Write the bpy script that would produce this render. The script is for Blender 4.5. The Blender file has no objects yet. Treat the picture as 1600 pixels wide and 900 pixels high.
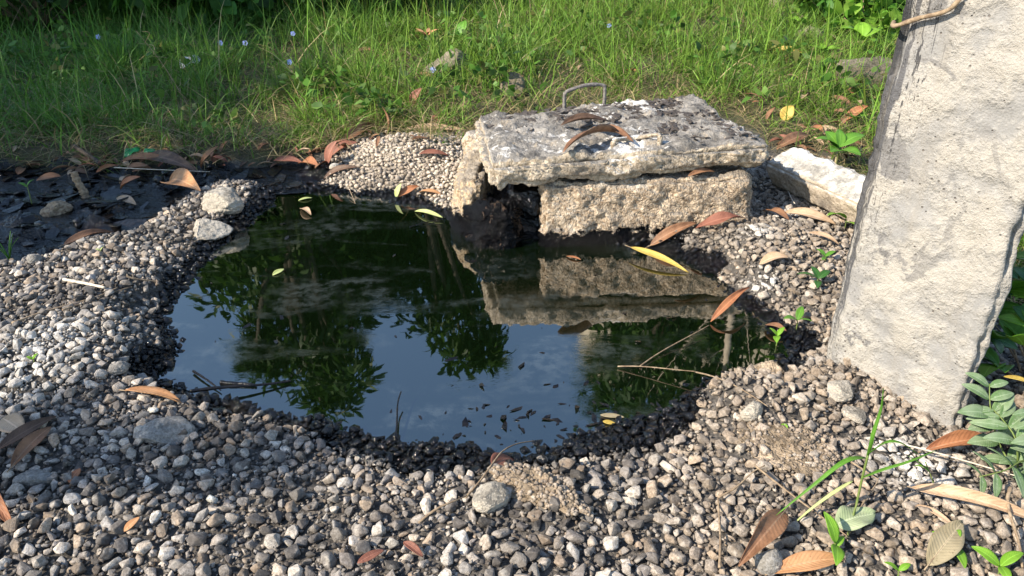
import bpy, bmesh, math, random
import numpy as np
from mathutils import Vector, Matrix

# ------------------------------------------------------------------ camera, world, sun, exposure
SC = bpy.context.scene
COL = SC.collection
rng = np.random.default_rng(7)
random.seed(7)
CAM_H, PITCH, FPX = 1.10, math.radians(27.0), 1209.0
cam_d = bpy.data.cameras.new('camera')
cam_d.sensor_width = 36.0
cam_d.lens = 36.0 * FPX / 1600.0
cam_d.clip_start = 0.05
cam_d.clip_end = 500.0
cam = bpy.data.objects.new('camera', cam_d)
cam.location = (0, 0, CAM_H)
cam.rotation_euler = (math.pi / 2 - PITCH, 0, 0)
COL.objects.link(cam)
SC.camera = cam

SUN = Vector((-0.70, -0.40, 0.60)).normalized()          # direction towards the sun
world = bpy.data.worlds.new('World')
SC.world = world
world.use_nodes = True
wn = world.node_tree
wn.nodes.clear()
sky = wn.nodes.new('ShaderNodeTexSky')
sky.sky_type = 'NISHITA'
sky.sun_disc = False
sky.sun_elevation = math.asin(SUN.z)
sky.sun_rotation = math.atan2(SUN.x, SUN.y)
sky.dust_density = 0.6
sky.air_density = 1.3
sky.ozone_density = 3.0
bg = wn.nodes.new('ShaderNodeBackground')
bg.inputs['Strength'].default_value = 0.13
wo = wn.nodes.new('ShaderNodeOutputWorld')
wn.links.new(sky.outputs[0], bg.inputs[0])
wn.links.new(bg.outputs[0], wo.inputs[0])
sun_d = bpy.data.lights.new('sun', 'SUN')
sun_d.energy = 5.0
sun_d.angle = math.radians(0.5)
sun_d.color = (1.0, 0.88, 0.72)
sun_o = bpy.data.objects.new('sun', sun_d)
sun_o.rotation_euler = SUN.to_track_quat('Z', 'Y').to_euler()
sun_o.location = SUN * 30
COL.objects.link(sun_o)
SC.view_settings.view_transform = 'Standard'
SC.view_settings.look = 'None'
SC.view_settings.gamma = 1.0
SC.view_settings.exposure = 0.86
SC.cycles.max_bounces = 6
SC.cycles.transparent_max_bounces = 6

# ------------------------------------------------------------------ picture -> place
SP, CP = math.sin(PITCH), math.cos(PITCH)

def at(px, py, z=0.0):
    """The point at height z that stands at pixel (px, py) of the 1600 x 900 photograph."""
    cx, cy = (px - 800) / FPX, -(py - 450) / FPX
    d = Vector((cx, cy * SP + CP, cy * CP - SP))
    t = (z - CAM_H) / d.z
    return Vector((0, 0, CAM_H)) + d * t

def proj(x, y, z):
    dz = z - CAM_H
    depth = y * CP - dz * SP
    v = y * SP + dz * CP
    depth = np.maximum(depth, 1e-3)
    return 800 + FPX * x / depth, 450 - FPX * v / depth, depth

def world_poly(pts, z=0.0):
    return np.array([[*at(px, py, z).xy] for px, py in pts])

def chaikin(P, n=2):
    for _ in range(n):
        Q = np.roll(P, -1, 0)
        P = np.stack([P * .75 + Q * .25, P * .25 + Q * .75], 1).reshape(-1, 2)
    return P

def sdf(P, poly):
    """Signed distance of points P (n,2) to a polygon, negative inside."""
    P = np.asarray(P, float)
    d2 = np.full(len(P), 1e9)
    inside = np.zeros(len(P), bool)
    A, B = poly, np.roll(poly, -1, 0)
    for a, b in zip(A, B):
        e = b - a
        w = P - a
        t = np.clip((w @ e) / max(e @ e, 1e-12), 0, 1)
        q = w - t[:, None] * e
        d2 = np.minimum(d2, (q * q).sum(1))
        c = (a[1] > P[:, 1]) != (b[1] > P[:, 1])
        with np.errstate(divide='ignore', invalid='ignore'):
            xs = a[0] + (P[:, 1] - a[1]) * e[0] / (e[1] if e[1] != 0 else 1e-12)
        inside ^= c & (P[:, 0] < xs)
    d = np.sqrt(d2)
    return np.where(inside, -d, d)

# ------------------------------------------------------------------ noise
def _hash(ix, iy, iz, seed):
    h = (ix.astype(np.int64) * 374761393 + iy.astype(np.int64) * 668265263 + iz.astype(np.int64) * 2147483647 + seed * 974711) & 0xFFFFFFFF
    h = ((h ^ (h >> 13)) * 1274126177) & 0xFFFFFFFF
    h = (h ^ (h >> 16)) & 0xFFFFFF
    return h / float(0xFFFFFF) * 2 - 1

def vnoise(P, scale, seed=0):
    P = np.asarray(P, float) * scale
    if P.shape[1] == 2:
        P = np.c_[P, np.zeros(len(P))]
    i = np.floor(P).astype(np.int64)
    f = P - i
    f = f * f * f * (f * (f * 6 - 15) + 10)
    r = 0
    for dx in (0, 1):
        for dy in (0, 1):
            for dz in (0, 1):
                w = (f[:, 0] if dx else 1 - f[:, 0]) * (f[:, 1] if dy else 1 - f[:, 1]) * (f[:, 2] if dz else 1 - f[:, 2])
                r = r + w * _hash(i[:, 0] + dx, i[:, 1] + dy, i[:, 2] + dz, seed)
    return r

def fbm(P, scale, octaves=4, seed=0, gain=.5):
    a, s, r = 1.0, scale, 0
    for k in range(octaves):
        r = r + a * vnoise(P, s, seed + k * 17)
        a *= gain
        s *= 2.03
    return r

def smooth(a, b, x):
    t = np.clip((x - a) / (b - a), 0, 1)
    return t * t * (3 - 2 * t)

# ------------------------------------------------------------------ the lie of the land
POND = chaikin(world_poly([(440, 296), (520, 300), (600, 308), (680, 322), (722, 352), (735, 380), (780, 372), (850, 376), (950, 378), (1010, 388),
                           (1070, 402), (1115, 430), (1150, 468), (1200, 500), (1240, 545), (1205, 578), (1130, 598), (1060, 612), (1050, 640),
                           (1000, 662), (900, 696), (800, 712), (700, 704), (600, 688), (500, 668), (420, 650), (350, 634), (270, 612), (243, 590),
                           (272, 556), (262, 520), (248, 498), (282, 462), (300, 420), (330, 388), (375, 355), (415, 325)]))
TAR = chaikin(world_poly([(-150, 285), (0, 268), (100, 262), (250, 262), (400, 266), (480, 262), (530, 268), (500, 292), (440, 300), (390, 292),
                          (310, 300), (275, 332), (200, 370), (110, 398), (40, 418), (-150, 450)]))
GRASS_LINE = np.array([(-3000, 275), (-300, 270), (0, 268), (100, 260), (250, 254), (400, 250), (480, 240), (560, 222), (650, 212), (740, 210), (800, 200),
                       (1080, 178), (1150, 205), (1210, 226), (1290, 238), (1400, 250), (1600, 260), (4000, 280)], float)
WELL = np.array([(-.21, 2.46), (.84, 2.52), (.80, 3.2), (-.16, 3.1)])

BUMPS = [(at(1180, 650, .05), .05, .16), (at(1330, 610, .05), .03, .12), (at(100, 560), .05, .35), (at(650, 262), .085, .20), (at(1200, 420), .05, .2),
         (at(880, 790), .025, .10), (at(1120, 620), .045, .10)]

def terrain(P):
    P = np.asarray(P, float)
    sp = sdf(P, POND) + .018 * fbm(P, 9, 3, 5)
    st = sdf(P, TAR) + .03 * fbm(P, 6, 3, 9)
    z = np.where(sp > 0, .055 * (1 - np.exp(-np.maximum(sp, 0) / .10)) + .012 * np.minimum(sp * 10, 1) * fbm(P, 5, 3, 1),
                 -.16 * (1 - np.exp(np.minimum(sp, 0) / .30)))
    for c, h, r in BUMPS:
        z = z + h * np.exp(-((P[:, 0] - c.x) ** 2 + (P[:, 1] - c.y) ** 2) / (r * r)) * smooth(0, .12, sp)
    w = smooth(.12, -.02, st) * smooth(.01, .06, sp)
    z = z * (1 - w) + w * (-.004 + .034 * fbm(P, 7, 3, 21) + .008 * fbm(P, 45, 2, 25))
    far = np.maximum(P[:, 1] - 3.2, 0)
    z = z + .018 * np.minimum(far, 12) + .03 * smooth(0, 1.5, far) * fbm(P, .9, 3, 31)
    z = z + .004 * fbm(P, 30, 2, 41) * (np.abs(sp) < 2.0)
    return z

def axis(lo, hi, step, far, grow=1.35):
    a = list(np.arange(lo, hi + step / 2, step))
    s, x = step, hi
    while x < far[1]:
        s *= grow; x += s; a.append(x)
    s, x = step, lo
    while x > far[0]:
        s *= grow; x -= s; a.insert(0, x)
    return np.array(a)
gx = axis(-3.0, 2.2, .017, (-150, 150)); gy = axis(.7, 3.8, .017, (-60, 220))
GX, GY = np.meshgrid(gx, gy)
GP = np.c_[GX.ravel(), GY.ravel()]
gz = terrain(GP)
nx, ny = len(gx), len(gy)
GZ = gz.reshape(ny, nx)

def zat(x, y):
    i = int(np.clip(np.searchsorted(gx, x) - 1, 0, nx - 2)); j = int(np.clip(np.searchsorted(gy, y) - 1, 0, ny - 2))
    u = (x - gx[i]) / (gx[i + 1] - gx[i]); v = (y - gy[j]) / (gy[j + 1] - gy[j])
    return float((GZ[j, i] * (1 - u) + GZ[j, i + 1] * u) * (1 - v) + (GZ[j + 1, i] * (1 - u) + GZ[j + 1, i + 1] * u) * v)

def ground(px, py, dz=0.0):
    """Where the ground (or the liquid on it) shows at that pixel, lifted by dz."""
    z = .05
    for _ in range(8):
        p = at(px, py, z)
        z = max(.5 * z + .5 * zat(p.x, p.y), .0)
    p = at(px, py, z)
    return Vector((p.x, p.y, z + dz))

def grass_amount(P, z=None):
    """Positive where grass grows, in pixels beyond the grass line seen from the path."""
    if z is None:
        z = terrain(P)
    px, py, dep = proj(P[:, 0], P[:, 1], z)
    line = np.interp(px, GRASS_LINE[:, 0], GRASS_LINE[:, 1])
    return np.maximum(np.where(P[:, 1] > 1.8, line - py, -500), np.clip((P[:, 0] - 1.42) * 220, -500, 60)) + 16 * fbm(P, 3.5, 3, 51)

# ------------------------------------------------------------------ materials
class M:
    def __init__(s, name):
        s.m = bpy.data.materials.new(name)
        s.m.use_nodes = True
        s.t = s.m.node_tree
        s.t.nodes.clear()
        s.out = s.t.nodes.new('ShaderNodeOutputMaterial')
    def n(s, typ, ins=None, **props):
        x = s.t.nodes.new(typ)
        for k, v in props.items():
            setattr(x, k, v)
        for k, v in (ins or {}).items():
            if hasattr(v, 'is_linked') or isinstance(v, bpy.types.NodeSocket):
                s.t.links.new(v, x.inputs[k])
            else:
                x.inputs[k].default_value = v
        return x
    def pos(s, kind='world'):
        if kind == 'world':
            return s.n('ShaderNodeNewGeometry').outputs['Position']
        return s.n('ShaderNodeTexCoord').outputs['Object']
    def attr(s, name, out='Fac'):
        return s.n('ShaderNodeAttribute', attribute_name=name).outputs[out]
    def noise(s, co, scale, detail=4, rough=.55, out='Fac', dist=0):
        return s.n('ShaderNodeTexNoise', {'Vector': co, 'Scale': scale, 'Detail': detail, 'Roughness': rough, 'Distortion': dist}).outputs[out]
    def vor(s, co, scale, out='Distance', feature='F1', rnd=1.0):
        return s.n('ShaderNodeTexVoronoi', {'Vector': co, 'Scale': scale, 'Randomness': rnd}, feature=feature).outputs[out]
    def scale(s, co, v):
        return s.n('ShaderNodeMapping', {'Vector': co, 'Scale': v}).outputs[0]
    def ramp(s, f, stops, interp='LINEAR'):
        x = s.n('ShaderNodeValToRGB', {'Fac': f})
        x.color_ramp.interpolation = interp
        e = x.color_ramp.elements
        while len(e) < len(stops):
            e.new(.5)
        for k, (p, c) in zip(e, stops):
            k.position = p
            k.color = (*c, 1) if len(c) == 3 else c
        return x.outputs[0]
    def step(s, f, a, b):
        return s.n('ShaderNodeMapRange', {'Value': f, 'From Min': a, 'From Max': b, 'To Min': 0., 'To Max': 1.}, interpolation_type='SMOOTHSTEP', clamp=True).outputs[0]
    def math(s, op, a, b=0.0, clamp=False):
        return s.n('ShaderNodeMath', {0: a, 1: b}, operation=op, use_clamp=clamp).outputs[0]
    def mix(s, f, a, b, blend='MIX'):
        x = s.n('ShaderNodeMix', data_type='RGBA', blend_type=blend, clamp_factor=True)
        for i, v in ((0, f), (6, a), (7, b)):
            if isinstance(v, bpy.types.NodeSocket):
                s.t.links.new(v, x.inputs[i])
            else:
                x.inputs[i].default_value = v if not isinstance(v, tuple) else (*v, 1)[:4]
        return x.outputs[2]
    def mixf(s, f, a, b):
        x = s.n('ShaderNodeMix', data_type='FLOAT', clamp_factor=True)
        for i, v in ((0, f), (2, a), (3, b)):
            if isinstance(v, bpy.types.NodeSocket):
                s.t.links.new(v, x.inputs[i])
            else:
                x.inputs[i].default_value = v
        return x.outputs[0]
    def bump(s, h, strength=.5, dist=.01, normal=None):
        d = {'Height': h, 'Strength': strength, 'Distance': dist}
        if normal is not None:
            d['Normal'] = normal
        return s.n('ShaderNodeBump', d).outputs[0]
    def pbr(s, color, rough=.8, normal=None, ior=1.45, spec=.5, transl=None, tcol=None):
        d = {'Base Color': color if not isinstance(color, tuple) else (*color, 1)[:4], 'Roughness': rough, 'IOR': ior, 'Specular IOR Level': spec}
        if normal is not None:
            d['Normal'] = normal
        b = s.n('ShaderNodeBsdfPrincipled', d).outputs[0]
        if transl:
            tr = s.n('ShaderNodeBsdfTranslucent', {'Color': tcol if tcol is not None else d['Base Color']}).outputs[0]
            b = s.n('ShaderNodeMixShader', {0: transl, 1: b, 2: tr}).outputs[0]
        s.t.links.new(b, s.out.inputs['Surface'])
        return s.m

def mat_pebble():
    a = M('pebble_stone')
    co = a.pos()
    col = a.attr('tone', 'Color')
    tar = a.attr('tar')
    n1 = a.noise(co, 160, 5, .65)
    n2 = a.noise(co, 45, 3)
    c = a.mix(a.step(n1, .35, .7), a.mix(1.0, col, (.55, .53, .50), 'MULTIPLY'), col)
    c = a.mix(a.math('MULTIPLY', a.step(n2, .52, .72), .55), c, (.50, .46, .40))
    c = a.mix(a.math('MULTIPLY', a.step(a.noise(co, 330, 3, .7), .53, .66), .65), c, (.07, .065, .06))
    c = a.mix(a.math('MULTIPLY', a.step(a.noise(co, 18, 4, .65), .54, .70), .6), c, (.10, .09, .08))
    tn = a.step(a.math('ADD', tar, a.math('MULTIPLY', a.math('SUBTRACT', a.noise(co, 90, 3), .5), .9)), .42, .62)
    c = a.mix(tn, c, (.0025, .0025, .003))
    r = a.mixf(tn, .85, .09)
    h = a.math('ADD', n1, a.math('MULTIPLY', a.noise(co, 700, 2), .4))
    return a.pbr(c, r, a.bump(h, .55, .004), ior=1.5)

def mat_ground():
    a = M('gravelly_soil')
    co = a.pos()
    g = a.attr('grassy')
    tar = a.attr('tar')
    n = a.noise(co, 60, 6, .7)
    n2 = a.noise(co, 8, 4)
    dirt = a.ramp(n, [(.25, (.03, .027, .024)), (.5, (.085, .077, .068)), (.75, (.20, .18, .16))])
    soil = a.ramp(n, [(.25, (.03, .024, .012)), (.55, (.075, .065, .03)), (.8, (.15, .125, .06))])
    dirt = a.mix(a.attr('pale'), dirt, a.mix(a.step(n, .35, .65), (.16, .14, .11), (.42, .37, .30)))
    soil = a.mix(a.math('MULTIPLY', a.step(n2, .4, .7), .5), soil, (.05, .07, .02))
    c = a.mix(g, dirt, soil)
    tn = a.step(a.math('ADD', tar, a.math('MULTIPLY', a.math('SUBTRACT', a.noise(co, 40, 4), .5), .7)), .40, .60)
    c = a.mix(tn, c, (.0025, .0025, .003))
    v = a.vor(co, 110)
    h = a.math('ADD', a.math('MULTIPLY', v, -.6), n)
    return a.pbr(c, a.mixf(tn, .95, .08), a.bump(h, .8, .012), ior=1.5)

def mat_oil():
    a = M('black_oil')
    co = a.pos()
    sc = a.noise(a.scale(co, (1.0, 2.0, 1.0)), 2.3, 6, .62, dist=.6)
    band = a.math('MULTIPLY', a.step(sc, .50, .66), 1.0)
    speck = a.step(a.noise(co, 55, 3, .6), .66, .70)
    film = a.math('MULTIPLY', band, a.step(a.noise(co, 26, 4, .7), .38, .62))
    c = a.mix(a.math('MULTIPLY', film, .5), (.002, .005, .0015), (.06, .075, .075))
    c = a.mix(a.math('MULTIPLY', speck, a.math('MULTIPLY', band, .7)), c, (.03, .026, .02))
    h = a.math('ADD', a.math('MULTIPLY', a.noise(co, 14, 2), .35), a.math('MULTIPLY', a.math('MULTIPLY', a.noise(a.scale(co, (1, 2.6, 1)), 70, 3), band), .5))
    return a.pbr(c, a.mixf(film, .015, .11), a.bump(h, .06, .004), ior=3.0, spec=.5)

def mat_tar():
    a = M('wet_tar')
    co = a.pos()
    h = a.math('ADD', a.noise(co, 26, 5, .6), a.math('MULTIPLY', a.noise(a.scale(co, (.5, 1.4, 1)), 60, 3), .5))
    return a.pbr((.002, .002, .0025), .06, a.bump(h, .8, .02), ior=1.5)

def mat_concrete(name, side, dark, top, lime, waterline=None, drips=False, agg=1.0, topmix=1.0, tarside=None):
    """Weathered cast concrete: grainy crust on its sides, lichen and lime on its top (on the beam, painted-in light)."""
    a = M(name)
    co = a.pos()
    nz = a.n('ShaderNodeSeparateXYZ', {0: a.n('ShaderNodeNewGeometry').outputs['True Normal']}).outputs[2]
    n1 = a.noise(co, 22, 7, .65)
    n2 = a.noise(co, 95, 5, .7)
    n3 = a.noise(co, 6, 4, .6)
    cs = a.mix(a.step(n2, .35, .65), dark, side)
    cs = a.mix(a.math('MULTIPLY', a.step(n1, .50, .68), .75), cs, tuple(min(1, x * 1.35) for x in side))
    cs = a.mix(a.math('MULTIPLY', a.step(n3, .56, .70), .55), cs, (.13, .12, .115))
    ct = a.mix(a.step(a.math('ADD', n1, a.math('MULTIPLY', n3, .5)), .55, .92), top, tuple(x * .35 for x in top))
    ct = a.mix(a.math('MULTIPLY', a.step(n2, .55, .66), .5), ct, (.045, .042, .04))
    ct = a.mix(a.step(a.math('ADD', a.math('MULTIPLY', n1, .7), a.math('MULTIPLY', a.noise(co, 3.3, 2), .6)), .70, .79), ct, lime)
    c = a.mix(a.math('MULTIPLY', a.step(a.math('ADD', nz, a.math('MULTIPLY', a.math('SUBTRACT', n1, .5), .8)), .35, .75), topmix), cs, ct)
    rough = .92
    if waterline is not None:
        z = a.n('ShaderNodeSeparateXYZ', {0: co}).outputs[2]
        w = a.step(a.math('ADD', z, a.math('MULTIPLY', a.math('SUBTRACT', a.noise(co, 30, 5, .75), .5), .14)), waterline + .005, waterline - .005)
        c = a.mix(w, c, (.0025, .0025, .003))
        rough = a.mixf(w, .92, .10)
    cw = a.n('ShaderNodeVectorMath', {0: co, 1: a.n('ShaderNodeVectorMath', {0: a.noise(co, 30, 3, .6, 'Color'), 'Scale': .035}, operation='SCALE').outputs[0]}, operation='ADD').outputs[0]
    h = a.math('ADD', a.math('MULTIPLY', a.math('ADD', a.vor(cw, 52), a.math('MULTIPLY', a.vor(cw, 130), .6)), -.8 * agg), a.math('ADD', a.math('MULTIPLY', n2, 1.5), a.math('MULTIPLY', a.noise(co, 300, 3), .4)))
    return a.pbr(c, rough, a.bump(h, .75, .010), ior=1.28)

def mat_pole():
    a = M('pole_concrete')
    co = a.pos()
    e = a.attr('edge')
    n1 = a.noise(co, 9, 6, .6)
    n2 = a.noise(co, 55, 6, .7)
    c = a.mix(a.step(n1, .40, .62), (.42, .395, .35), (.25, .246, .238))
    c = a.mix(a.math('MULTIPLY', a.step(n2, .50, .75), .5), c, (.50, .48, .44))
    pt = a.step(a.noise(co, 6.5, 6, .66, dist=.8), .565, .60)
    c = a.mix(a.math('MULTIPLY', pt, a.mixf(a.step(e, .24, .05), .45, 1.0)), c, (.19, .185, .18))
    pits = a.step(a.vor(co, 60), .17, .10)
    pitm = a.math('MULTIPLY', pits, a.step(a.noise(co, 13, 2), .48, .6))
    c = a.mix(a.math('MULTIPLY', pitm, .8), c, (.12, .10, .085))
    st = a.noise(a.scale(co, (55, 55, 2.2)), 1.0, 4, .6)
    fine = a.noise(co, 130, 3, .7)
    z = a.n('ShaderNodeSeparateXYZ', {0: co}).outputs[2]
    reach = a.math('ADD', a.math('MULTIPLY', z, .042), .003)
    dr = a.math('SUBTRACT', a.math('ADD', reach, a.math('MULTIPLY', a.math('SUBTRACT', st, .5), .15)), e)
    stain = a.math('MULTIPLY', a.step(dr, -.004, .006), a.step(a.math('ADD', z, a.math('MULTIPLY', fine, .35)), .20, .46))
    stain = a.math('MULTIPLY', stain, a.step(fine, .22, .36))
    c = a.mix(stain, c, a.mix(a.step(st, .42, .55), (.028, .030, .034), (.10, .10, .105)))
    thin = a.step(a.noise(a.scale(co, (150, 150, 3.0)), 1.0, 3, .6), .60, .64)
    thin = a.math('MULTIPLY', thin, a.step(a.math('SUBTRACT', a.math('ADD', a.math('MULTIPLY', z, .13), .01), e), -.01, .03))
    c = a.mix(a.math('MULTIPLY', thin, .9), c, (.035, .036, .04))
    wash = a.math('MULTIPLY', a.step(a.noise(a.scale(co, (14, 14, 2.0)), 1.0, 4, .6), .5, .72), .4)
    c = a.mix(wash, c, (.26, .23, .185))
    spk = a.math('MULTIPLY', a.step(a.noise(co, 150, 3, .7), .57, .63), a.step(e, .16, .0))
    c = a.mix(a.math('MULTIPLY', spk, .75), c, (.06, .055, .05))
    h = a.math('SUBTRACT', a.math('ADD', a.math('MULTIPLY', n2, a.mixf(a.step(n1, .42, .6), 1.9, .4)), a.math('MULTIPLY', a.noise(co, 260, 3), .25)), a.math('MULTIPLY', pitm, .8))
    return a.pbr(c, .88, a.bump(h, .7, .012))

def mat_simple(name, c1, c2, scale=40, rough=.8, bump=.4, spec=.5, co='world', stretch=None, transl=None, dark=None, bd=.004):
    a = M(name)
    p = a.pos(co)
    q = a.scale(p, stretch) if stretch else p
    n = a.noise(q, scale, 5, .6)
    c = a.mix(a.step(n, .3, .7), c1, c2)
    if dark is not None:
        c = a.mix(a.step(a.noise(p, scale * 3, 3, .7), .60, .68), c, dark)
    return a.pbr(c, rough, a.bump(n, bump, bd), spec=spec, transl=transl)

def mat_foliage(name, rough=.5, transl=.35):
    """Leaves and blades: each carries its own colour in 'tone'."""
    a = M(name)
    c = a.attr('tone', 'Color')
    return a.pbr(c, rough, None, spec=.35, transl=transl)

def mat_leaf(name, c1, c2, spot=None, rough=.55, transl=.12, veins=True):
    """A single leaf with veins running out from its midrib; u runs along it, v across."""
    a = M(name)
    co = a.pos('object')
    n = a.noise(co, 28, 4, .6)
    n2 = a.noise(co, 150, 3, .6)
    c = a.mix(a.step(n, .35, .68), c1, c2)
    if spot:
        c = a.mix(a.math('MULTIPLY', a.step(n2, .62, .70), .7), c, spot)
    u, v = a.attr('lu'), a.attr('lv')
    wv = a.n('ShaderNodeMath', {0: a.math('MULTIPLY', a.math('SUBTRACT', u, a.math('MULTIPLY', v, .16)), 95.0)}, operation='SINE').outputs[0]
    if veins:
        c = a.mix(a.math('MULTIPLY', a.step(wv, .75, 1.0), .35), c, tuple(min(1, x * 1.5 + .02) for x in c1))
        c = a.mix(a.math('MULTIPLY', a.step(v, .10, .03), .5), c, tuple(min(1, x * 1.6 + .03) for x in c2))
    return a.pbr(c, rough, a.bump(a.math('ADD', a.math('MULTIPLY', wv, .25), n2), .35, .002), spec=.4, transl=transl)

MAT = dict(
    pebble=mat_pebble(), ground=mat_ground(), oil=mat_oil(), tar=mat_tar(),
    slab=mat_concrete('weathered_slab', (.60, .52, .41), (.30, .24, .17), (.36, .34, .31), (.74, .72, .68)),
    wall=mat_concrete('crusted_wall', (.58, .48, .36), (.23, .165, .11), (.34, .32, .29), (.62, .58, .51), waterline=.055, topmix=.7, agg=1.6),
    sidewall=mat_concrete('tarred_side_wall', (.60, .49, .34), (.26, .18, .11), (.34, .32, .29), (.55, .50, .43), waterline=.075, topmix=.7, agg=1.4),
    pole=mat_pole(),
    beam=mat_concrete('pale_beam', (.50, .43, .34), (.34, .28, .21), (.82, .79, .72), (.86, .84, .78), agg=.4),  # sunlit top and shaded tan sides are put into the colours
    lump=mat_concrete('grainy_lump', (.40, .32, .24), (.20, .14, .09), (.42, .33, .23), (.50, .40, .29), agg=2.0),
    rock=mat_concrete('pale_boulder', (.54, .49, .41), (.40, .36, .30), (.54, .50, .43), (.58, .54, .47), agg=.25),
    bstone=mat_concrete('mossy_rubble', (.27, .23, .16), (.15, .125, .08), (.27, .24, .17), (.34, .30, .22), agg=.6),
    steel=mat_simple('rusty_rebar', (.11, .10, .095), (.24, .225, .21), 120, .85, .8, dark=(.06, .05, .045)),
    bark=mat_simple('grey_bark', (.035, .028, .02), (.075, .06, .045), 30, .9, .9, stretch=(1, 1, .2), bd=.02),
    pale_bark=mat_simple('pale_bark', (.42, .35, .27), (.56, .48, .38), 26, .85, .5, stretch=(1, 1, .3)),
    twig=mat_simple('dry_twig', (.16, .11, .07), (.34, .26, .17), 90, .85, .5),
    pale_twig=mat_simple('bleached_twig', (.46, .40, .31), (.66, .60, .50), 90, .8, .4),
    tarred=mat_simple('tarred_wood', (.0025, .0025, .003), (.014, .012, .011), 60, .13, .9, spec=.5),
    foliage=mat_foliage('leaf_mass'), grass=mat_foliage('grass_blade', .5, .25),
    stem=mat_simple('green_stem', (.10, .16, .03), (.16, .20, .06), 60, .6, .2),
    plastic=mat_simple('green_plastic', (.01, .16, .05), (.02, .24, .09), 20, .25, .5),
    film=mat_simple('pale_plastic', (.50, .52, .52), (.65, .67, .67), 20, .3, .5),
    petal=mat_simple('blue_petal', (.30, .38, .80), (.42, .50, .88), 60, .6, .2),
    stucco=mat_simple('cream_stucco', (.62, .53, .38), (.68, .59, .44), 3, .9, .3),
    pane=mat_simple('window_glass', (.03, .04, .05), (.04, .05, .06), 2, .06, .02),
)
LEAF = dict(
    brown=mat_leaf('leaf_brown', (.17, .085, .045), (.29, .155, .085), (.08, .04, .03)),
    orange=mat_leaf('leaf_orange', (.38, .19, .085), (.50, .28, .14), (.24, .11, .05)),
    tan=mat_leaf('leaf_tan', (.38, .26, .16), (.50, .36, .24), (.22, .14, .08)),
    red=mat_leaf('leaf_red', (.19, .075, .05), (.28, .12, .08), (.10, .045, .035)),
    rust=mat_leaf('leaf_rust', (.26, .105, .05), (.36, .16, .075), (.14, .06, .035)),
    dark=mat_leaf('leaf_dark', (.075, .045, .03), (.14, .085, .055), (.03, .02, .018)),
    yellow=mat_leaf('leaf_yellow', (.42, .30, .06), (.52, .40, .10), (.24, .14, .05)),
    lime=mat_leaf('leaf_lime', (.38, .44, .16), (.48, .54, .24), None, transl=.2),
    olive=mat_leaf('leaf_olive', (.24, .20, .12), (.32, .27, .17), (.14, .10, .06), .8, .05),
    grey=mat_leaf('leaf_greygreen', (.22, .28, .15), (.33, .38, .23), (.38, .40, .33)),
    dusty=mat_leaf('leaf_dusty', (.11, .20, .07), (.24, .32, .19), (.36, .40, .32), transl=.2),
    green=mat_leaf('leaf_green', (.09, .24, .025), (.14, .32, .04), None, .4, .3),
    bright=mat_leaf('leaf_bright', (.17, .36, .025), (.24, .46, .05), None, .4, .35),
    deep=mat_leaf('leaf_deep', (.03, .10, .018), (.05, .15, .03), None, .35, .25),
)

# ------------------------------------------------------------------ builders
def tag(o, label=None, cat=None, group=None, kind=None):
    if label: o['label'] = label
    if cat: o['category'] = cat
    if group: o['group'] = group
    if kind: o['kind'] = kind
    return o

def link(name, me, mat=None, parent=None, smooth=True):
    o = bpy.data.objects.new(name, me)
    COL.objects.link(o)
    if mat is not None and not me.materials:
        me.materials.append(mat)
    if parent is not None:
        o.parent = parent
    if smooth and len(me.polygons):
        me.polygons.foreach_set('use_smooth', np.ones(len(me.polygons), bool))
    return o

def empty(name, loc, rz=0):
    o = bpy.data.objects.new(name, None)
    o.location = loc
    o.rotation_euler = (0, 0, rz)
    o.empty_display_size = .05
    COL.objects.link(o)
    return o

def tri_mesh(name, V, F, attrs=None):
    """V (n,3), F (m,k) arrays of equal-sided faces; attrs: name -> (n,) floats or (n,3) colours."""
    V = np.asarray(V, np.float32); F = np.asarray(F, np.int32)
    k = F.shape[1]
    me = bpy.data.meshes.new(name)
    me.vertices.add(len(V)); me.vertices.foreach_set('co', V.ravel())
    me.loops.add(F.size); me.loops.foreach_set('vertex_index', F.ravel())
    me.polygons.add(len(F)); me.polygons.foreach_set('loop_start', np.arange(0, F.size, k, dtype=np.int32))
    for n, a in (attrs or {}).items():
        a = np.asarray(a, np.float32)
        if a.ndim == 1:
            t = me.attributes.new(n, 'FLOAT', 'POINT'); t.data.foreach_set('value', a)
        else:
            t = me.attributes.new(n, 'FLOAT_COLOR', 'POINT'); t.data.foreach_set('color', np.c_[a, np.ones(len(a))].astype(np.float32).ravel())
    me.update(calc_edges=True)
    me.validate()
    return me

def tube(pts, radii, n=8, name='tube', cap=True):
    """One tapered tube through the points."""
    pts = [Vector(p) for p in pts]
    V, F = [], []
    for i, p in enumerate(pts):
        t = (pts[min(i + 1, len(pts) - 1)] - pts[max(i - 1, 0)]).normalized()
        up = Vector((0, 0, 1)) if abs(t.z) < .9 else Vector((1, 0, 0))
        a = t.cross(up).normalized(); b = t.cross(a).normalized()
        for k in range(n):
            ang = 2 * math.pi * k / n
            V.append(p + (a * math.cos(ang) + b * math.sin(ang)) * radii[i])
    for i in range(len(pts) - 1):
        for k in range(n):
            F.append((i * n + k, i * n + (k + 1) % n, (i + 1) * n + (k + 1) % n, (i + 1) * n + k))
    if cap:
        F.append(tuple(range(n))[::-1]); F.append(tuple(range((len(pts) - 1) * n, len(pts) * n)))
    return V, F

def pydata(name, parts):
    V, F = [], []
    for v, f in parts:
        o = len(V)
        V += [tuple(x) for x in v]
        F += [tuple(i + o for i in q) for q in f]
    me = bpy.data.meshes.new(name)
    me.from_pydata(V, [], F)
    me.update()
    return me

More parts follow.
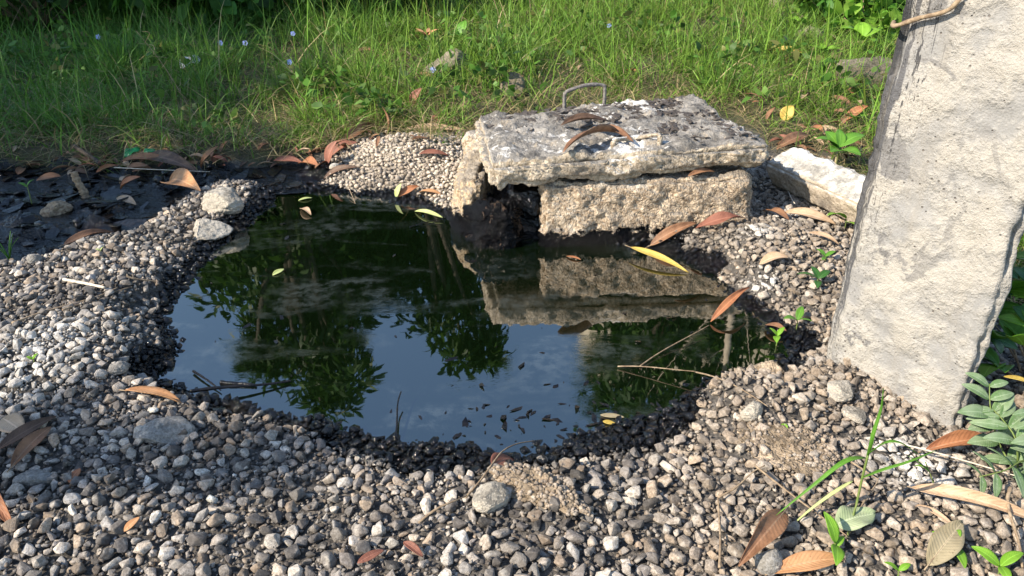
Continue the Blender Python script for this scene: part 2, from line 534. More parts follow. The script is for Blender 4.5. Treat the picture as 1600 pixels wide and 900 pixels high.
def bend_pts(a, b, n, wob, lift=0.0, seed=0):
    r = random.Random(seed)
    a, b = Vector(a), Vector(b)
    L = (b - a).length
    out = []
    o1, o2 = Vector((r.uniform(-1, 1), r.uniform(-1, 1), r.uniform(-.3, .3))), Vector((r.uniform(-1, 1), r.uniform(-1, 1), r.uniform(-.3, .3)))
    for i in range(n):
        t = i / (n - 1)
        out.append(a.lerp(b, t) + o1 * wob * L * math.sin(math.pi * t) + o2 * wob * .5 * L * math.sin(2 * math.pi * t) + Vector((0, 0, lift * math.sin(math.pi * t))))
    return out

_bm = bmesh.new(); bmesh.ops.create_icosphere(_bm, subdivisions=2, radius=1); ICO2 = (np.array([v.co[:] for v in _bm.verts]), np.array([[v.index for v in f.verts] for f in _bm.faces])); _bm.free()
_bm = bmesh.new(); bmesh.ops.create_icosphere(_bm, subdivisions=1, radius=1); ICO1 = (np.array([v.co[:] for v in _bm.verts]), np.array([[v.index for v in f.verts] for f in _bm.faces])); _bm.free()
# (in Blender subdivisions=1 is the bare icosahedron, 2 gives 80 faces, 3 gives 320)
_bm = bmesh.new(); bmesh.ops.create_icosphere(_bm, subdivisions=3, radius=1); ICO3 = (np.array([v.co[:] for v in _bm.verts]), np.array([[v.index for v in f.verts] for f in _bm.faces])); _bm.free()
_bm = bmesh.new(); bmesh.ops.create_icosphere(_bm, subdivisions=5, radius=1); ICO5 = (np.array([v.co[:] for v in _bm.verts]), np.array([[v.index for v in f.verts] for f in _bm.faces])); _bm.free()

_bm = bmesh.new(); bmesh.ops.create_icosphere(_bm, subdivisions=6, radius=1); ICO6 = (np.array([v.co[:] for v in _bm.verts]), np.array([[v.index for v in f.verts] for f in _bm.faces])); _bm.free()

def stone_shape(base, seed, flat=(1, .78, .58), cuts=7, rough=.05):
    r = np.random.default_rng(seed)
    v = base[0].copy()
    for _ in range(cuts):
        n = r.normal(size=3); n /= np.linalg.norm(n)
        d = r.uniform(.46, .85)
        k = np.maximum(v @ n - d, 0)
        v -= (k * .92)[:, None] * n
    v *= 1 + rough * fbm(v + seed * 3.1, 1.8, 3, seed)[:, None]
    v *= np.array(flat) * r.uniform(.88, 1.12, 3)
    return v

def rough_hex(name, bottom, top, res=.014, amp=.006, rad=.02, seed=0, parent=None, mat=None, chip=.0, edge=False, nscale=14):
    """A cast block on eight corners (bottom and top, each counter-clockwise from its front-left one), worn round at the edges and pitted."""
    B = np.array([list(p) for p in bottom]); T = np.array([list(p) for p in top])
    Lx = (np.linalg.norm(B[1] - B[0]) + np.linalg.norm(T[1] - T[0])) / 2
    Ly = (np.linalg.norm(B[3] - B[0]) + np.linalg.norm(T[2] - T[1])) / 2
    Lz = np.linalg.norm(T - B, axis=1).mean()
    L = np.array([Lx, Ly, Lz])
    n = np.maximum(2, np.round(L / res).astype(int))
    idx, V, F = {}, [], []
    def vid(i, j, k):
        key = (i, j, k)
        if key not in idx:
            idx[key] = len(V); V.append((i / n[0], j / n[1], k / n[2]))
        return idx[key]
    for ax in range(3):
        a, b = [(1, 2), (2, 0), (0, 1)][ax]
        for side in (0, n[ax]):
            for p in range(n[a]):
                for q in range(n[b]):
                    f = []
                    for dp, dq in ((0, 0), (1, 0), (1, 1), (0, 1)):
                        c = [0, 0, 0]; c[ax] = side; c[a] = p + dp; c[b] = q + dq
                        f.append(vid(*c))
                    F.append(f if side else f[::-1])
    U = np.array(V)
    P = U * L
    rr = min(rad, L.min() * .45)
    C = np.clip(P, rr, L - rr)
    D = P - C
    ln = np.linalg.norm(D, axis=1, keepdims=True)
    N = D / np.maximum(ln, 1e-9)
    on_edge = smooth(.10, .75, np.sort(np.abs(D), axis=1)[:, 1] / rr)
    P = C + N * rr
    W0 = P + seed * 7.3
    disp = amp * fbm(W0, nscale, 5, seed, .6) + amp * .5 * fbm(W0, nscale * 5, 2, seed + 5)
    if chip:
        disp = disp - chip * smooth(.1, .6, fbm(W0, 9, 3, seed + 3)) * on_edge - chip * .5 * on_edge
    P = P + N * disp[:, None]
    u = P / L
    ux, uy, uz = u[:, :1], u[:, 1:2], u[:, 2:3]
    def bil(Q):
        return Q[0] * (1 - ux) * (1 - uy) + Q[1] * ux * (1 - uy) + Q[2] * ux * uy + Q[3] * (1 - ux) * uy
    X = bil(B) * (1 - uz) + bil(T) * uz
    me = tri_mesh(name, X, np.array(F), {'edge': P[:, 0]} if edge else None)
    return link(name, me, mat, parent)

# ------------------------------------------------------------------ ground sheet, oil, tar
ii = (np.arange(ny - 1)[:, None] * nx + np.arange(nx - 1)[None, :]).ravel()
GF = np.c_[ii, ii + 1, ii + nx + 1, ii + nx]

def tar_at(P):
    sp = sdf(P, POND); st = sdf(P, TAR)
    n = fbm(P, 6, 3, 61)
    wid = np.clip(.05 + .05 * n, .015, .085)
    front = smooth(1.8, 1.5, P[:, 1]) * smooth(-.45, -.15, P[:, 0]) * smooth(.5, .3, P[:, 0])     # the wide black margin at the near shore
    wid = wid + .10 * front
    a = 1 - smooth(wid * .55, wid * 1.5, sp)
    b = 1 - smooth(-.03, .07, st + .04 * n)
    return np.clip(np.maximum(a, b), 0, 1)

def pale_amount(P):
    c = at(640, 262, .05)
    return 1 - smooth(.7, 1.15, np.sqrt(((P[:, 0] - c.x) / .34) ** 2 + ((P[:, 1] - c.y) / .36) ** 2) + .15 * fbm(P, 12, 3, 81))
ga = grass_amount(GP, gz)
ground_me = tri_mesh('ground', np.c_[GP, gz], GF, {'grassy': smooth(-15, 10, ga), 'tar': tar_at(GP), 'pale': pale_amount(GP)})
ground_o = tag(link('ground', ground_me, MAT['ground']), 'gravelly earth bank round the oil pool, running back under the grass', kind='structure')

def sheet(name, poly, grow, z, mat, label):
    c = poly.mean(0)
    d = np.roll(poly, -1, 0) - np.roll(poly, 1, 0)
    nrm = np.c_[d[:, 1], -d[:, 0]] / np.linalg.norm(d, axis=1, keepdims=True)
    area = 0.5 * np.sum(poly[:, 0] * np.roll(poly[:, 1], -1) - np.roll(poly[:, 0], -1) * poly[:, 1])
    if area < 0: nrm = -nrm
    P = poly + nrm * grow
    me = bpy.data.meshes.new(name)
    bm = bmesh.new()
    f = bm.faces.new([bm.verts.new((x, y, z)) for x, y in P])
    f.normal_update()
    if f.normal.z < 0: f.normal_flip()
    bmesh.ops.triangulate(bm, faces=bm.faces[:])
    bm.to_mesh(me); bm.free()
    return tag(link(name, me, mat, smooth=False), label, kind='structure')
def hull(P):
    P = sorted(map(tuple, P))
    def half(Q):
        h = []
        for p in Q:
            while len(h) > 1 and (h[-1][0] - h[-2][0]) * (p[1] - h[-2][1]) - (h[-1][1] - h[-2][1]) * (p[0] - h[-2][0]) <= 0: h.pop()
            h.append(p)
        return h[:-1]
    return np.array(half(P) + half(P[::-1]))
sheet('oil_pool', hull(POND), .05, 0.0, MAT['oil'], 'pool of black oil mirroring trees and blue sky')
sheet('tar_seep', TAR, .06, .006, MAT['tar'], 'wet black tar seeping along the edge of the grass')

# ------------------------------------------------------------------ the covered well
well = tag(empty('well_collar', (.3, 2.8, 0)), 'square concrete well collar with tar running out of its open corner', 'well')
def under(o, p):
    o.parent = p
    o.matrix_parent_inverse = Matrix.Translation(-Vector(p.location))
    return o
fl, fr = at(846, 390, 0), at(1182, 372, 0)
tl, tr = at(846, 287, .224), at(1176, 277, .232)
back = Vector((.0, .14, 0))
def drop(v, z): return Vector((v.x, v.y, z))
under(rough_hex('front_wall', [drop(fl, -.12), drop(fr, -.12), drop(fr + back, -.12), drop(fl + back, -.12)],
                [drop(tl, .222), drop(tr, .234), drop(tr + back, .232), drop(tl + back, .225)], .0085, .009, .018, 3, None, MAT['wall'], .012, nscale=20), well)
sl = at(702, 368, 0)
under(rough_hex('side_wall', [(-.255, 2.56, -.12), (-.125, 2.53, -.12), (-.05, 3.1, -.12), (-.20, 3.1, -.12)],
                [(-.205, 2.66, .165), (-.118, 2.60, .20), (-.05, 3.1, .225), (-.18, 3.1, .215)], .009, .014, .04, 11, None, MAT['sidewall'], .02, nscale=16), well)
under(rough_hex('side_wall', [(.70, 2.66, -.12), (.84, 2.66, -.12), (.80, 3.1, -.12), (.66, 3.1, -.12)],
                [(.70, 2.70, .22), (.83, 2.70, .225), (.79, 3.1, .235), (.66, 3.1, .235)], .02, .008, .02, 12, None, MAT['wall'], .012), well)
under(rough_hex('back_wall', [(-.20, 3.1, -.12), (.80, 3.1, -.12), (.80, 3.22, -.12), (-.20, 3.22, -.12)],
                [(-.20, 3.1, .22), (.80, 3.1, .235), (.80, 3.22, .235), (-.20, 3.22, .22)], .025, .008, .02, 13, None, MAT['wall'], .012), well)
# the tarred lumps inside the open corner
a = M('tar_drips'); co_ = a.pos()
_n = a.noise(a.scale(co_, (38, 38, 5)), 1.0, 4, .6)
_c = a.mix(a.step(_n, .60, .68), (.0025, .0025, .003), (.07, .045, .03))
MAT['drips'] = a.pbr(_c, a.mixf(a.step(_n, .60, .68), .10, .7), a.bump(a.math('ADD', a.noise(co_, 120, 3), _n), .9, .012), ior=1.28)
p0, p1 = at(742, 392, 0), at(806, 394, 0)
under(rough_hex('tarred_wall', [drop(p0, -.1), drop(p1, -.1), drop(p1 + Vector((.02, .12, 0)), -.1), drop(p0 + Vector((-.06, .16, 0)), -.1)],
                [drop(p0 + Vector((.015, .04, 0)), .13), drop(p1 + Vector((-.015, .04, 0)), .15), drop(p1 + Vector((.02, .14, 0)), .165), drop(p0 + Vector((-.04, .18, 0)), .14)],
                .006, .016, .03, 14, None, MAT['drips'], .01, nscale=22), well)
q0, q1 = at(795, 386, 0) + Vector((0, .13, 0)), at(850, 388, 0) + Vector((0, .13, 0))
under(rough_hex('tarred_back', [drop(q0, -.1), drop(q1, -.1), drop(q1 + back, -.1), drop(q0 + back, -.1)],
                [drop(q0, .14), drop(q1, .14), drop(q1 + back, .2), drop(q0 + back, .2)], .008, .010, .02, 15, None, MAT['tar'], .01), well)

cover = tag(empty('well_cover', (.35, 2.8, .24)), 'weathered grey concrete slab with bent iron handles lying over the well', 'slab')
sT = [at(757, 256, .312), at(1214, 225, .342), at(1085, 150, .345), at(742, 180, .325)]
sB = [at(790, 288, .250) , drop(sT[1] + Vector((-.012, .015, 0)), .262), drop(sT[2], .245), drop(sT[3], .235)]
sB[0] = drop(sT[0] + Vector((.03, .0, 0)), .218)
under(rough_hex('slab', sB, sT, .0082, .014, .024, 21, None, MAT['slab'], .040, nscale=13), cover)
def slab_z(px, py): return at(px, py, .352)
h0, h1 = at(882, 164, .332), at(944, 158, .335)
hp = [h0 - Vector((0, 0, .02)), h0 + Vector((0, .0, .040)), h0 + Vector((.012, 0, .056)), h0.lerp(h1, .5) + Vector((0, 0, .072)), h1 + Vector((-.014, 0, .066)), h1 + Vector((0, 0, .048)), h1 - Vector((0, 0, .02))]
def smooth_path(pts, n=5):
    pts = [Vector(p) for p in pts]
    P = [pts[0]] + pts + [pts[-1]]
    out = []
    for i in range(1, len(P) - 2):
        for k in range(n):
            t = k / n
            p0, p1, p2, p3 = P[i - 1], P[i], P[i + 1], P[i + 2]
            out.append(.5 * ((2 * p1) + (p2 - p0) * t + (2 * p0 - 5 * p1 + 4 * p2 - p3) * t * t + (3 * p1 - p0 - 3 * p2 + p3) * t ** 3))
    out.append(pts[-1])
    return out
def rod(name, pts, r, mat, parent=None, n=8, taper=None, jitter=0.0, seed=0):
    pts = smooth_path(pts)
    rr = random.Random(seed)
    rad = [r * (1 if taper is None else 1 + (taper - 1) * i / (len(pts) - 1)) * (1 + rr.uniform(-jitter, jitter)) for i in range(len(pts))]
    o = link(name, pydata(name, [tube(pts, rad, n)]), mat)
    return under(o, parent) if parent is not None else o
rod('handle', hp, .0075, MAT['steel'], cover, jitter=.12, seed=1)
g0, g1 = at(958, 232, .322), at(1030, 226, .326)
rod('handle', [g0 - Vector((0, 0, .02)), g0 + Vector((0, 0, .020)), g0 + Vector((.012, .01, .028)), g0.lerp(g1, .5) + Vector((0, .06, .012)), g1 + Vector((-.012, .02, .03)), g1 + Vector((0, 0, .026)), g1 - Vector((0, 0, .02))], .0085, MAT['slab'], cover, jitter=.3, seed=2)
# dark flakes on the slab
def chips(name, pts, size, mat, label, thick=.25, tone=None, parent=None, long=1.0):
    V, F, T = [], [], []
    base = np.array([[-1, -.6, 0], [.2, -1, 0], [1, -.2, 0], [.6, .8, 0], [-.5, .9, 0]])
    for p in pts:
        s = size * rng.uniform(.25, 1.0) ** 1.6 * 1.9
        th = rng.uniform(0, 6.28)
        b = base * rng.uniform(.5, 1.2, base.shape) * np.array([long, 1, 0])
        c, s_ = math.cos(th), math.sin(th)
        xy = np.c_[b[:, 0] * c - b[:, 1] * s_, b[:, 0] * s_ + b[:, 1] * c] * s
        tz = rng.uniform(-.35, .35, 2)
        zz = xy @ tz
        o = len(V)
        for dz in (-thick * s, thick * s):
            for (x, y), z in zip(xy, zz):
                V.append((p[0] + x, p[1] + y, p[2] + z + dz))
        F += [(o + 9, o + 8, o + 7, o + 6, o + 5)[::-1], (o + 4, o + 3, o + 2, o + 1, o)]
        F += [(o + k, o + (k + 1) % 5, o + 5 + (k + 1) % 5, o + 5 + k) for k in range(5)]
    me = bpy.data.meshes.new(name); me.from_pydata(V, [], F); me.update()
    o = link(name, me, mat, smooth=False)
    return tag(o, label, kind='stuff')
sp_ = []
while len(sp_) < 620:
    u, v = rng.uniform(.05, .97), rng.uniform(.08, .97)
    w = np.clip(-.35 + .75 * u + 1.0 * (v - .25), 0, 1) * (.6 + .8 * float(fbm(np.array([[u * 3, v * 3]]), 1.3, 3, 5)[0]))
    if rng.random() < w:
        p = sT[0] * (1 - u) * (1 - v) + sT[1] * u * (1 - v) + sT[2] * u * v + sT[3] * (1 - u) * v
        sp_.append((p.x, p.y, p.z + .002))
MAT['flake'] = mat_simple('dark_flake', (.035, .03, .028), (.10, .085, .075), 90, .8, .5)
chips('bark_flakes', sp_, .008, MAT['flake'], 'dark bark flakes and crumbs strewn over the top of the slab', .18, long=1.8)

# ------------------------------------------------------------------ the concrete pole
pl, pr = ground(1283, 568), ground(1506, 684)
pl.z = pr.z = 0
pn = Vector((-(pr - pl).y, (pr - pl).x, 0)).normalized()      # pointing behind the face
if pn.y < 0: pn = -pn
pole = tag(empty('concrete_pole', (pl + pr) / 2), 'rough concrete pole streaked with black tar down one edge', 'pole')
dR, dL = Vector((.07, .22, 0)), Vector((.15, .17, 0))
under(rough_hex('shaft', [drop(pl, -.1), drop(pr, -.1), drop(pr + dR, -.1), drop(pl + dL, -.1)],
                [drop(pl, 3.4), drop(pr, 3.4), drop(pr + dR, 3.4), drop(pl + dL, 3.4)], .0115, .0055, .035, 31, None, MAT['pole'], .022, edge=True, nscale=9), pole)
v0, v1 = at(1392, 44, .86), at(1505, 0, .93)
vp = [pl + pn * .06 + Vector((-.01, 0, .80)), v0, v0.lerp(v1, .35) + Vector((0, 0, -.02)), v0.lerp(v1, .7) + Vector((0, 0, .005)), v1, v1 + Vector((.09, -.02, .06)), v1 + Vector((.2, .0, .2))]
off = Vector((-pn.x, -pn.y, 0))
def on_face(px, py, lift):
    """The point of the pole's face at that pixel."""
    d = at(px, py, 0) - Vector((0, 0, CAM_H))
    n = pn
    t = (pl - Vector((0, 0, CAM_H))).dot(n) / d.dot(n)
    return Vector((0, 0, CAM_H)) + d * t - n * lift
vine = tag(rod('dry_vine', [on_face(1388, 36, -.02), on_face(1402, 40, .008), on_face(1440, 28, .012), on_face(1480, 18, .014), on_face(1500, 4, .014), on_face(1530, -40, .012), on_face(1560, -110, .01)], .0045, MAT['twig'], jitter=.15, seed=5),
           'thin dry vine hanging across the top of the concrete pole', 'vine')

# ------------------------------------------------------------------ lying beam, lumps, boulders
b0, b1 = at(1206, 292, .06), at(1348, 362, .06)
bu = (b1 - b0); bu.z = 0; bu.normalize(); bp = Vector((-bu.y, bu.x, 0))
bo = tag(empty('broken_beam', b0), 'pale broken length of square concrete beam lying between slab and pole', 'beam')
e1 = bp * .80 + Vector((0, 0, .45)); e2 = bp * -.35 + Vector((0, 0, .9))
be = b1 + bu * .12
q = [b0, be, be + e1 * .15, b0 + e1 * .15 + bu * .02]
under(rough_hex('beam_body', q, [v + e2 * .11 - bu * .02 for v in q], .0095, .006, .014, 41, None, MAT['beam'], .016), bo)

def lump(name, px, py, size, label, cat, mat, seed, flat=(1, .8, .6), sink=.3, yaw=0, rough=.12, cuts=8, group=None, dz=0.0, grainy=False):
    p = ground(px, py)
    base = ICO6 if grainy else ICO5
    v = stone_shape(base, seed, flat, cuts, rough) * size
    v += (v / np.linalg.norm(v, axis=1, keepdims=True)) * (size * .035 * fbm(v / size, 9, 4, seed + 2))[:, None]
    if grainy:
        nn = v / np.linalg.norm(v, axis=1, keepdims=True)
        v = v + nn * (.016 * (.5 - np.abs(vnoise(v + 9, 48, seed))) + .012 * (.5 - np.abs(vnoise(v + 5, 105, seed))))[:, None]
    z = v[:, 2]
    me = tri_mesh(name, v, base[1], {'tone': np.tile([.3, .29, .27], (len(v), 1)), 'tar': np.zeros(len(v))})
    o = link(name, me, mat)
    o.location = p + Vector((0, 0, -z.min() * (1 - 2 * sink) + dz))
    o.rotation_euler = (0, 0, yaw)
    if grainy:
        r = np.random.default_rng(seed)
        up = np.where(o_up(v, base[1]))[0]
        pk = r.choice(up, min(len(up), 420), replace=False)
        Vs, Fs, Ts, n0 = [], [], [], 0
        for i in pk:
            sv, sf = CR_BITS[i % len(CR_BITS)]
            d = r.uniform(.002, .0075)
            Vs.append(sv @ np.array(Matrix.Rotation(r.uniform(0, 6), 3, Vector(r.normal(size=3)).normalized())).T * d + v[i] + np.array([0, 0, .001])); Fs.append(sf + n0); n0 += len(sv)
            Ts.append(np.repeat(np.array([[.38, .31, .24]]) * r.uniform(.55, 1.3), len(sv), 0))
        ag = link('aggregate', tri_mesh('aggregate', np.concatenate(Vs), np.concatenate(Fs), {'tone': np.concatenate(Ts), 'tar': np.zeros(n0)}), MAT['pebble'], o, smooth=False)
        ag['kind'] = 'stuff'
    return tag(o, label, cat, group)
def o_up(v, F):
    n = np.zeros_like(v)
    fn = np.cross(v[F[:, 1]] - v[F[:, 0]], v[F[:, 2]] - v[F[:, 0]])
    for k in range(3): np.add.at(n, F[:, k], fn)
    return n[:, 2] > .15 * np.linalg.norm(n, axis=1)
CR_BITS = [(stone_shape(ICO1, 700 + i, (1, .8, .7), 2, .1), ICO1[1]) for i in range(10)]
lump('boulder', 352, 330, .078, 'pale rounded boulder standing highest between oil pool and tar', 'stone', MAT['rock'], 51, (1, .85, .72), .18, .3, .08, 5)
lump('boulder', 325, 366, .088, 'low pale boulder half shaded just before the taller one', 'stone', MAT['rock'], 52, (1, .72, .40), .25, .25, .07, 5)
lump('stone', 768, 792, .034, 'whitest round stone in the gravel, beside the grainy buried lump', 'stone', MAT['rock'], 53, (1, .85, .8), .2, .4, .05, 6, dz=.006)
lump('stone', 258, 682, .062, 'broad flat dark stone below the orange leaf on the shore', 'stone', MAT['pebble'], 54, (1, .75, .36), .3, .1, .05, 6)
lump('stone', 54, 756, .044, 'smooth flat grey stone with white scuff marks', 'stone', MAT['pebble'], 55, (1, .6, .42), .25, .0, .02, 2)
lump('stone', 186, 585, .027, 'rounded grey stone beside the white ash patch', 'stone', MAT['pebble'], 56, (1, .8, .7), .2, .5, .04, 4, dz=.006)
lump('stone', 215, 268 + 120, .025, 'upright grey stone standing at the rim of the tar', 'stone', MAT['pebble'], 57, (.7, .6, 1), .15, .5, .04, 7) if False else None
lump('stone', 57, 412, .028, 'upright pointed grey stone at the rim of the tar', 'stone', MAT['pebble'], 57, (.75, .6, 1), .15, .5, .04, 7)
lump('stone', 524, 268, .026, 'smooth egg-shaped cream stone at the corner of the pale gravel', 'stone', MAT['beam'], 58, (1, .8, .85), .1, .2, .01, 0)
lump('stone', 1195, 588, .042, 'reddish sandy stone at the end of the oil pool', 'stone', MAT['lump'], 59, (1, .7, .6), .2, .1, .12, 7)
lump('stone', 1172, 652, .030, 'tan oval stone leaning on the gravel mound', 'stone', MAT['rock'], 60, (.9, .7, 1.1), .15, .5, .06, 5)
lump('stone', 1310, 618, .036, 'cream stone tucked against the foot of the pole', 'stone', MAT['rock'], 61, (1, .8, .7), .2, .9, .07, 6)
lump('stone', 1335, 655, .032, 'second sandy stone below the foot of the pole', 'stone', MAT['rock'], 62, (1, .8, .6), .2, 2.2, .08, 6)
lump('stone', 1198, 890, .030, 'smooth blue-grey stone beside the big brown leaf', 'stone', MAT['pebble'], 63, (.9, .7, .9), .2, 1.2, .02, 2, dz=.004)
lump('stone', 30, 352, .07, 'dark mud-coated stone lying in the tar', 'stone', MAT['tarred'], 64, (1, .6, .45), .3, .4, .1, 6)
lump('stone', 90, 335, .055, 'lumpy brown clod rising out of the tar', 'clod', MAT['twig'], 65, (1, .8, .6), .3, 1.4, .2, 3)
lump('concrete_lump', 850, 768, .115, 'crumbling tan grainy lump of concrete half buried in the gravel', 'concrete lump', MAT['lump'], 66, (1, .30, .15), .46, -.55, .16, 5, grainy=True)
lump('concrete_lump', 1235, 690, .115, 'broad sandy crust of old concrete on the gravel mound', 'concrete lump', MAT['lump'], 67, (1, .75, .13), .47, -.7, .18, 5, grainy=True)
lump('rubble', 706, 118, .17, 'sandy lump of rubble in the grass behind the pale gravel', 'rubble', MAT['bstone'], 71, (1, .7, .6), .2, .5, .12, 6)
lump('rubble', 800, 150, .11, 'curved brown lump in the grass just behind the slab', 'rubble', MAT['bstone'], 72, (1, .6, .8), .25, 1.0, .14, 6)
lump('rubble', 605, 55, .18, 'grey stone lying in the far grass before the bushes', 'rubble', MAT['bstone'], 73, (1, .6, .4), .2, .1, .1, 6)
lump('rubble', 1250, 40, .30, 'flat grey rubble stone beside the slim pale trunk', 'rubble', MAT['bstone'], 74, (1, .7, .28), .2, .2, .08, 7)
lump('rubble', 1262, 68, .16, 'smaller grey rubble stone before the flat one', 'rubble', MAT['bstone'], 75, (1, .6, .4), .2, .7, .1, 6)
r0, r1 = ground(1308, 148), ground(1400, 140)
bk = tag(empty('rubble_block', r0), 'moss-grown concrete block in the grass beside the pole', 'block')
under(rough_hex('block_body', [drop(r0, .0), drop(r1, .0), drop(r1 + Vector((.06, .25, 0)), 0), drop(r0 + Vector((.06, .25, 0)), 0)],
                [drop(r0, r0.z + .15), drop(r1, r1.z + .13), drop(r1 + Vector((.06, .25, 0)), r1.z + .15), drop(r0 + Vector((.06, .25, 0)), r0.z + .16)], .02, .01, .03, 76, None, MAT['bstone'], .02), bk)

# ------------------------------------------------------------------ gravel
ash = [at(100, 585), at(45, 640), at(1410, 755), at(1440, 770), at(1270, 590)]
WHITE = [(ash[0], .12), (ash[1], .09), (ash[2], .08), (ash[3], .06), (ash[4], .03), (at(1228, 345, .05), .07), (at(1190, 440, .05), .05), (at(1180, 385, .05), .05)]

def scatter_points(n_try, dmin, dmax, region, spacing, power=1.0, box_=(-2.6, 2.0, .80, 3.3)):
    cell = dmax
    grid = {}
    X0, X1, Y0, Y1 = box_
    X = rng.uniform(X0, X1, n_try); Y = rng.uniform(Y0, Y1, n_try)
    P = np.c_[X, Y]
    ok = region(P)
    P = P[ok]
    D = np.sort(dmin * (dmax / dmin) ** (rng.random(len(P)) ** power))[::-1]
    keep = []
    for i in range(len(P)):
        x, y, d = P[i, 0], P[i, 1], D[i]
        cx, cy = int(x / cell), int(y / cell)
        bad = False
        for gx_ in (cx - 1, cx, cx + 1):
            for gy_ in (cy - 1, cy, cy + 1):
                for j in grid.get((gx_, gy_), ()):
                    if (P[j, 0] - x) ** 2 + (P[j, 1] - y) ** 2 < (spacing * (D[j] + d)) ** 2:
                        bad = True; break
                if bad: break
            if bad: break
        if not bad:
            grid.setdefault((cx, cy), []).append(i); keep.append(i)
    return P[keep], D[keep]

def gravel_region(P):
    z = terrain(P)
    px, py, dep = proj(P[:, 0], P[:, 1], z)
    g = grass_amount(P, z)
    inview = (px > -260) & (px < 1860) & (py < 1120)
    well_in = sdf(P, WELL) < -.03
    st = sdf(P, TAR); sp = sdf(P, POND)
    pale = (px > 500) & (px < 745) & (py < 312)
    return inview & (g < 6) & ~well_in & (sp > -.075) & ((st > .01) | (rng.random(len(P)) < .012)) & ~pale
def pale_region(P):
    z = terrain(P)
    px, py, dep = proj(P[:, 0], P[:, 1], z)
    return (px > 515 - (py - 210) * .3) & (px < 750) & (py > 206) & (py < 345) & (sdf(P, POND) > -.02) & (grass_amount(P, z) < 12) & (sdf(P, WELL) > -.02)

def crushed(seed, npts, bevel, flat):
    r = np.random.default_rng(seed)
    q_ = r.normal(size=(npts, 3)); q_ /= np.linalg.norm(q_, axis=1, keepdims=True)
    q_ *= np.array(flat) * r.uniform(.82, 1.1, (npts, 1))
    bm = bmesh.new()
    vs = [bm.verts.new(x) for x in q_]
    res = bmesh.ops.convex_hull(bm, input=vs)
    bmesh.ops.delete(bm, geom=[v for v in bm.verts if not v.link_faces], context='VERTS')
    if bevel:
        bmesh.ops.dissolve_limit(bm, angle_limit=.22, verts=bm.verts[:], edges=bm.edges[:])
        bmesh.ops.bevel(bm, geom=bm.edges[:], offset=bevel, segments=2, profile=.6, affect='EDGES')
    bmesh.ops.triangulate(bm, faces=bm.faces[:])
    bm.verts.index_update()
    V = np.array([v.co[:] for v in bm.verts]); F = np.array([[v.index for v in f.verts] for f in bm.faces])
    bm.free()
    return V, F
fl_r = np.random.default_rng(77)
CR_NEAR = [crushed(900 + i, 14, .065, (1, fl_r.uniform(.62, .95), fl_r.uniform(.5, .8))) for i in range(22)]
CR_FAR = [crushed(950 + i, 14, 0, (1, fl_r.uniform(.62, .95), fl_r.uniform(.5, .8))) for i in range(22)]
CR_BIT = [crushed(980 + i, 9, 0, (1, .8, .65)) for i in range(12)]
SH2 = [stone_shape(ICO2, 100 + i, (1, rng.uniform(.6, .95), rng.uniform(.42, .8)), 11, .09) for i in range(26)]
SH3 = [stone_shape(ICO3, 200 + i, (1, rng.uniform(.6, .95), rng.uniform(.45, .8)), 12, .09) for i in range(26)]
SH1 = [stone_shape(ICO1, 300 + i, (1, .8, .65), 4, .15) for i in range(12)]
PAL = np.array([(.10, .095, .09), (.58, .56, .52), (.17, .16, .155), (.33, .31, .29), (.40, .38, .355), (.27, .26, .25), (.44, .40, .35), (.35, .29, .23), (.22, .21, .205), (.50, .47, .43), (.30, .25, .20), (.36, .36, .36), (.16, .15, .145)])

def rot_mats(n, tilt):
    yaw = rng.uniform(0, 2 * math.pi, n); a = rng.normal(0, tilt, n); b = rng.normal(0, tilt, n)
    out = np.empty((n, 3, 3))
    for i in range(n):
        out[i] = np.array((Matrix.Rotation(yaw[i], 3, 'Z') @ Matrix.Rotation(a[i], 3, 'X') @ Matrix.Rotation(b[i], 3, 'Y')))
    return out

def stones(P, D, kind, lift):
    """Per stone: vertices, faces, colour, tar."""
    z = terrain(P)
    tar = tar_at(P) * rng.uniform(.75, 1.1, len(P))
    R = rot_mats(len(P), .35)
    tone = PAL[rng.integers(0, len(PAL), len(P))] * rng.uniform(.75, 1.55, (len(P), 1))
    if kind == 'pale':
        tone = tone * .45 + np.array([.58, .51, .42]) * rng.uniform(.35, 1.2, (len(P), 1))
    px, py, dep = proj(P[:, 0], P[:, 1], z)
    warm = smooth(980, 1120, px)[:, None]
    tone = tone * (1 - .55 * warm) + warm * .55 * np.array([.42, .35, .27]) * rng.uniform(.7, 1.2, (len(P), 1))
    tone = tone * np.array([1.03, .985, .94]) * 1.0
    tone = tone * (1 - .35 * smooth(.0, .5, fbm(P, 4.5, 3, 91)))[:, None]
    for c, r in WHITE:
        w = np.exp(-((P[:, 0] - c.x) ** 2 + (P[:, 1] - c.y) ** 2) / (r * r)) * rng.uniform(.5, 1.3, len(P))
        w = np.clip(w, 0, 1)[:, None]
        tone = tone * (1 - w) + w * np.array([.80, .78, .74])
    zz = z + D * (lift + rng.uniform(-.10, .14, len(P)))
    return z, zz, tar, R, np.clip(tone, .02, .85)

def merge(P, D, shapes, zz, tar, R, tone):
    """All the stones at P in one mesh; each takes one of the shapes (verts, faces)."""
    Vs, Fs, reps, o = [], [], [], 0
    for i in range(len(P)):
        v, f = shapes[i % len(shapes)]
        Vs.append((v * (D[i] / 2 * 1.14)) @ R[i].T + (P[i, 0], P[i, 1], zz[i])); Fs.append(f + o)
        o += len(v); reps.append(len(v))
    reps = np.array(reps)
    return np.concatenate(Vs), np.concatenate(Fs), np.repeat(tone, reps, 0), np.repeat(tar, reps)
ROUND3 = [(v, ICO3[1]) for v in SH3[:5]]; ROUND2 = [(v, ICO2[1]) for v in SH2[:4]]

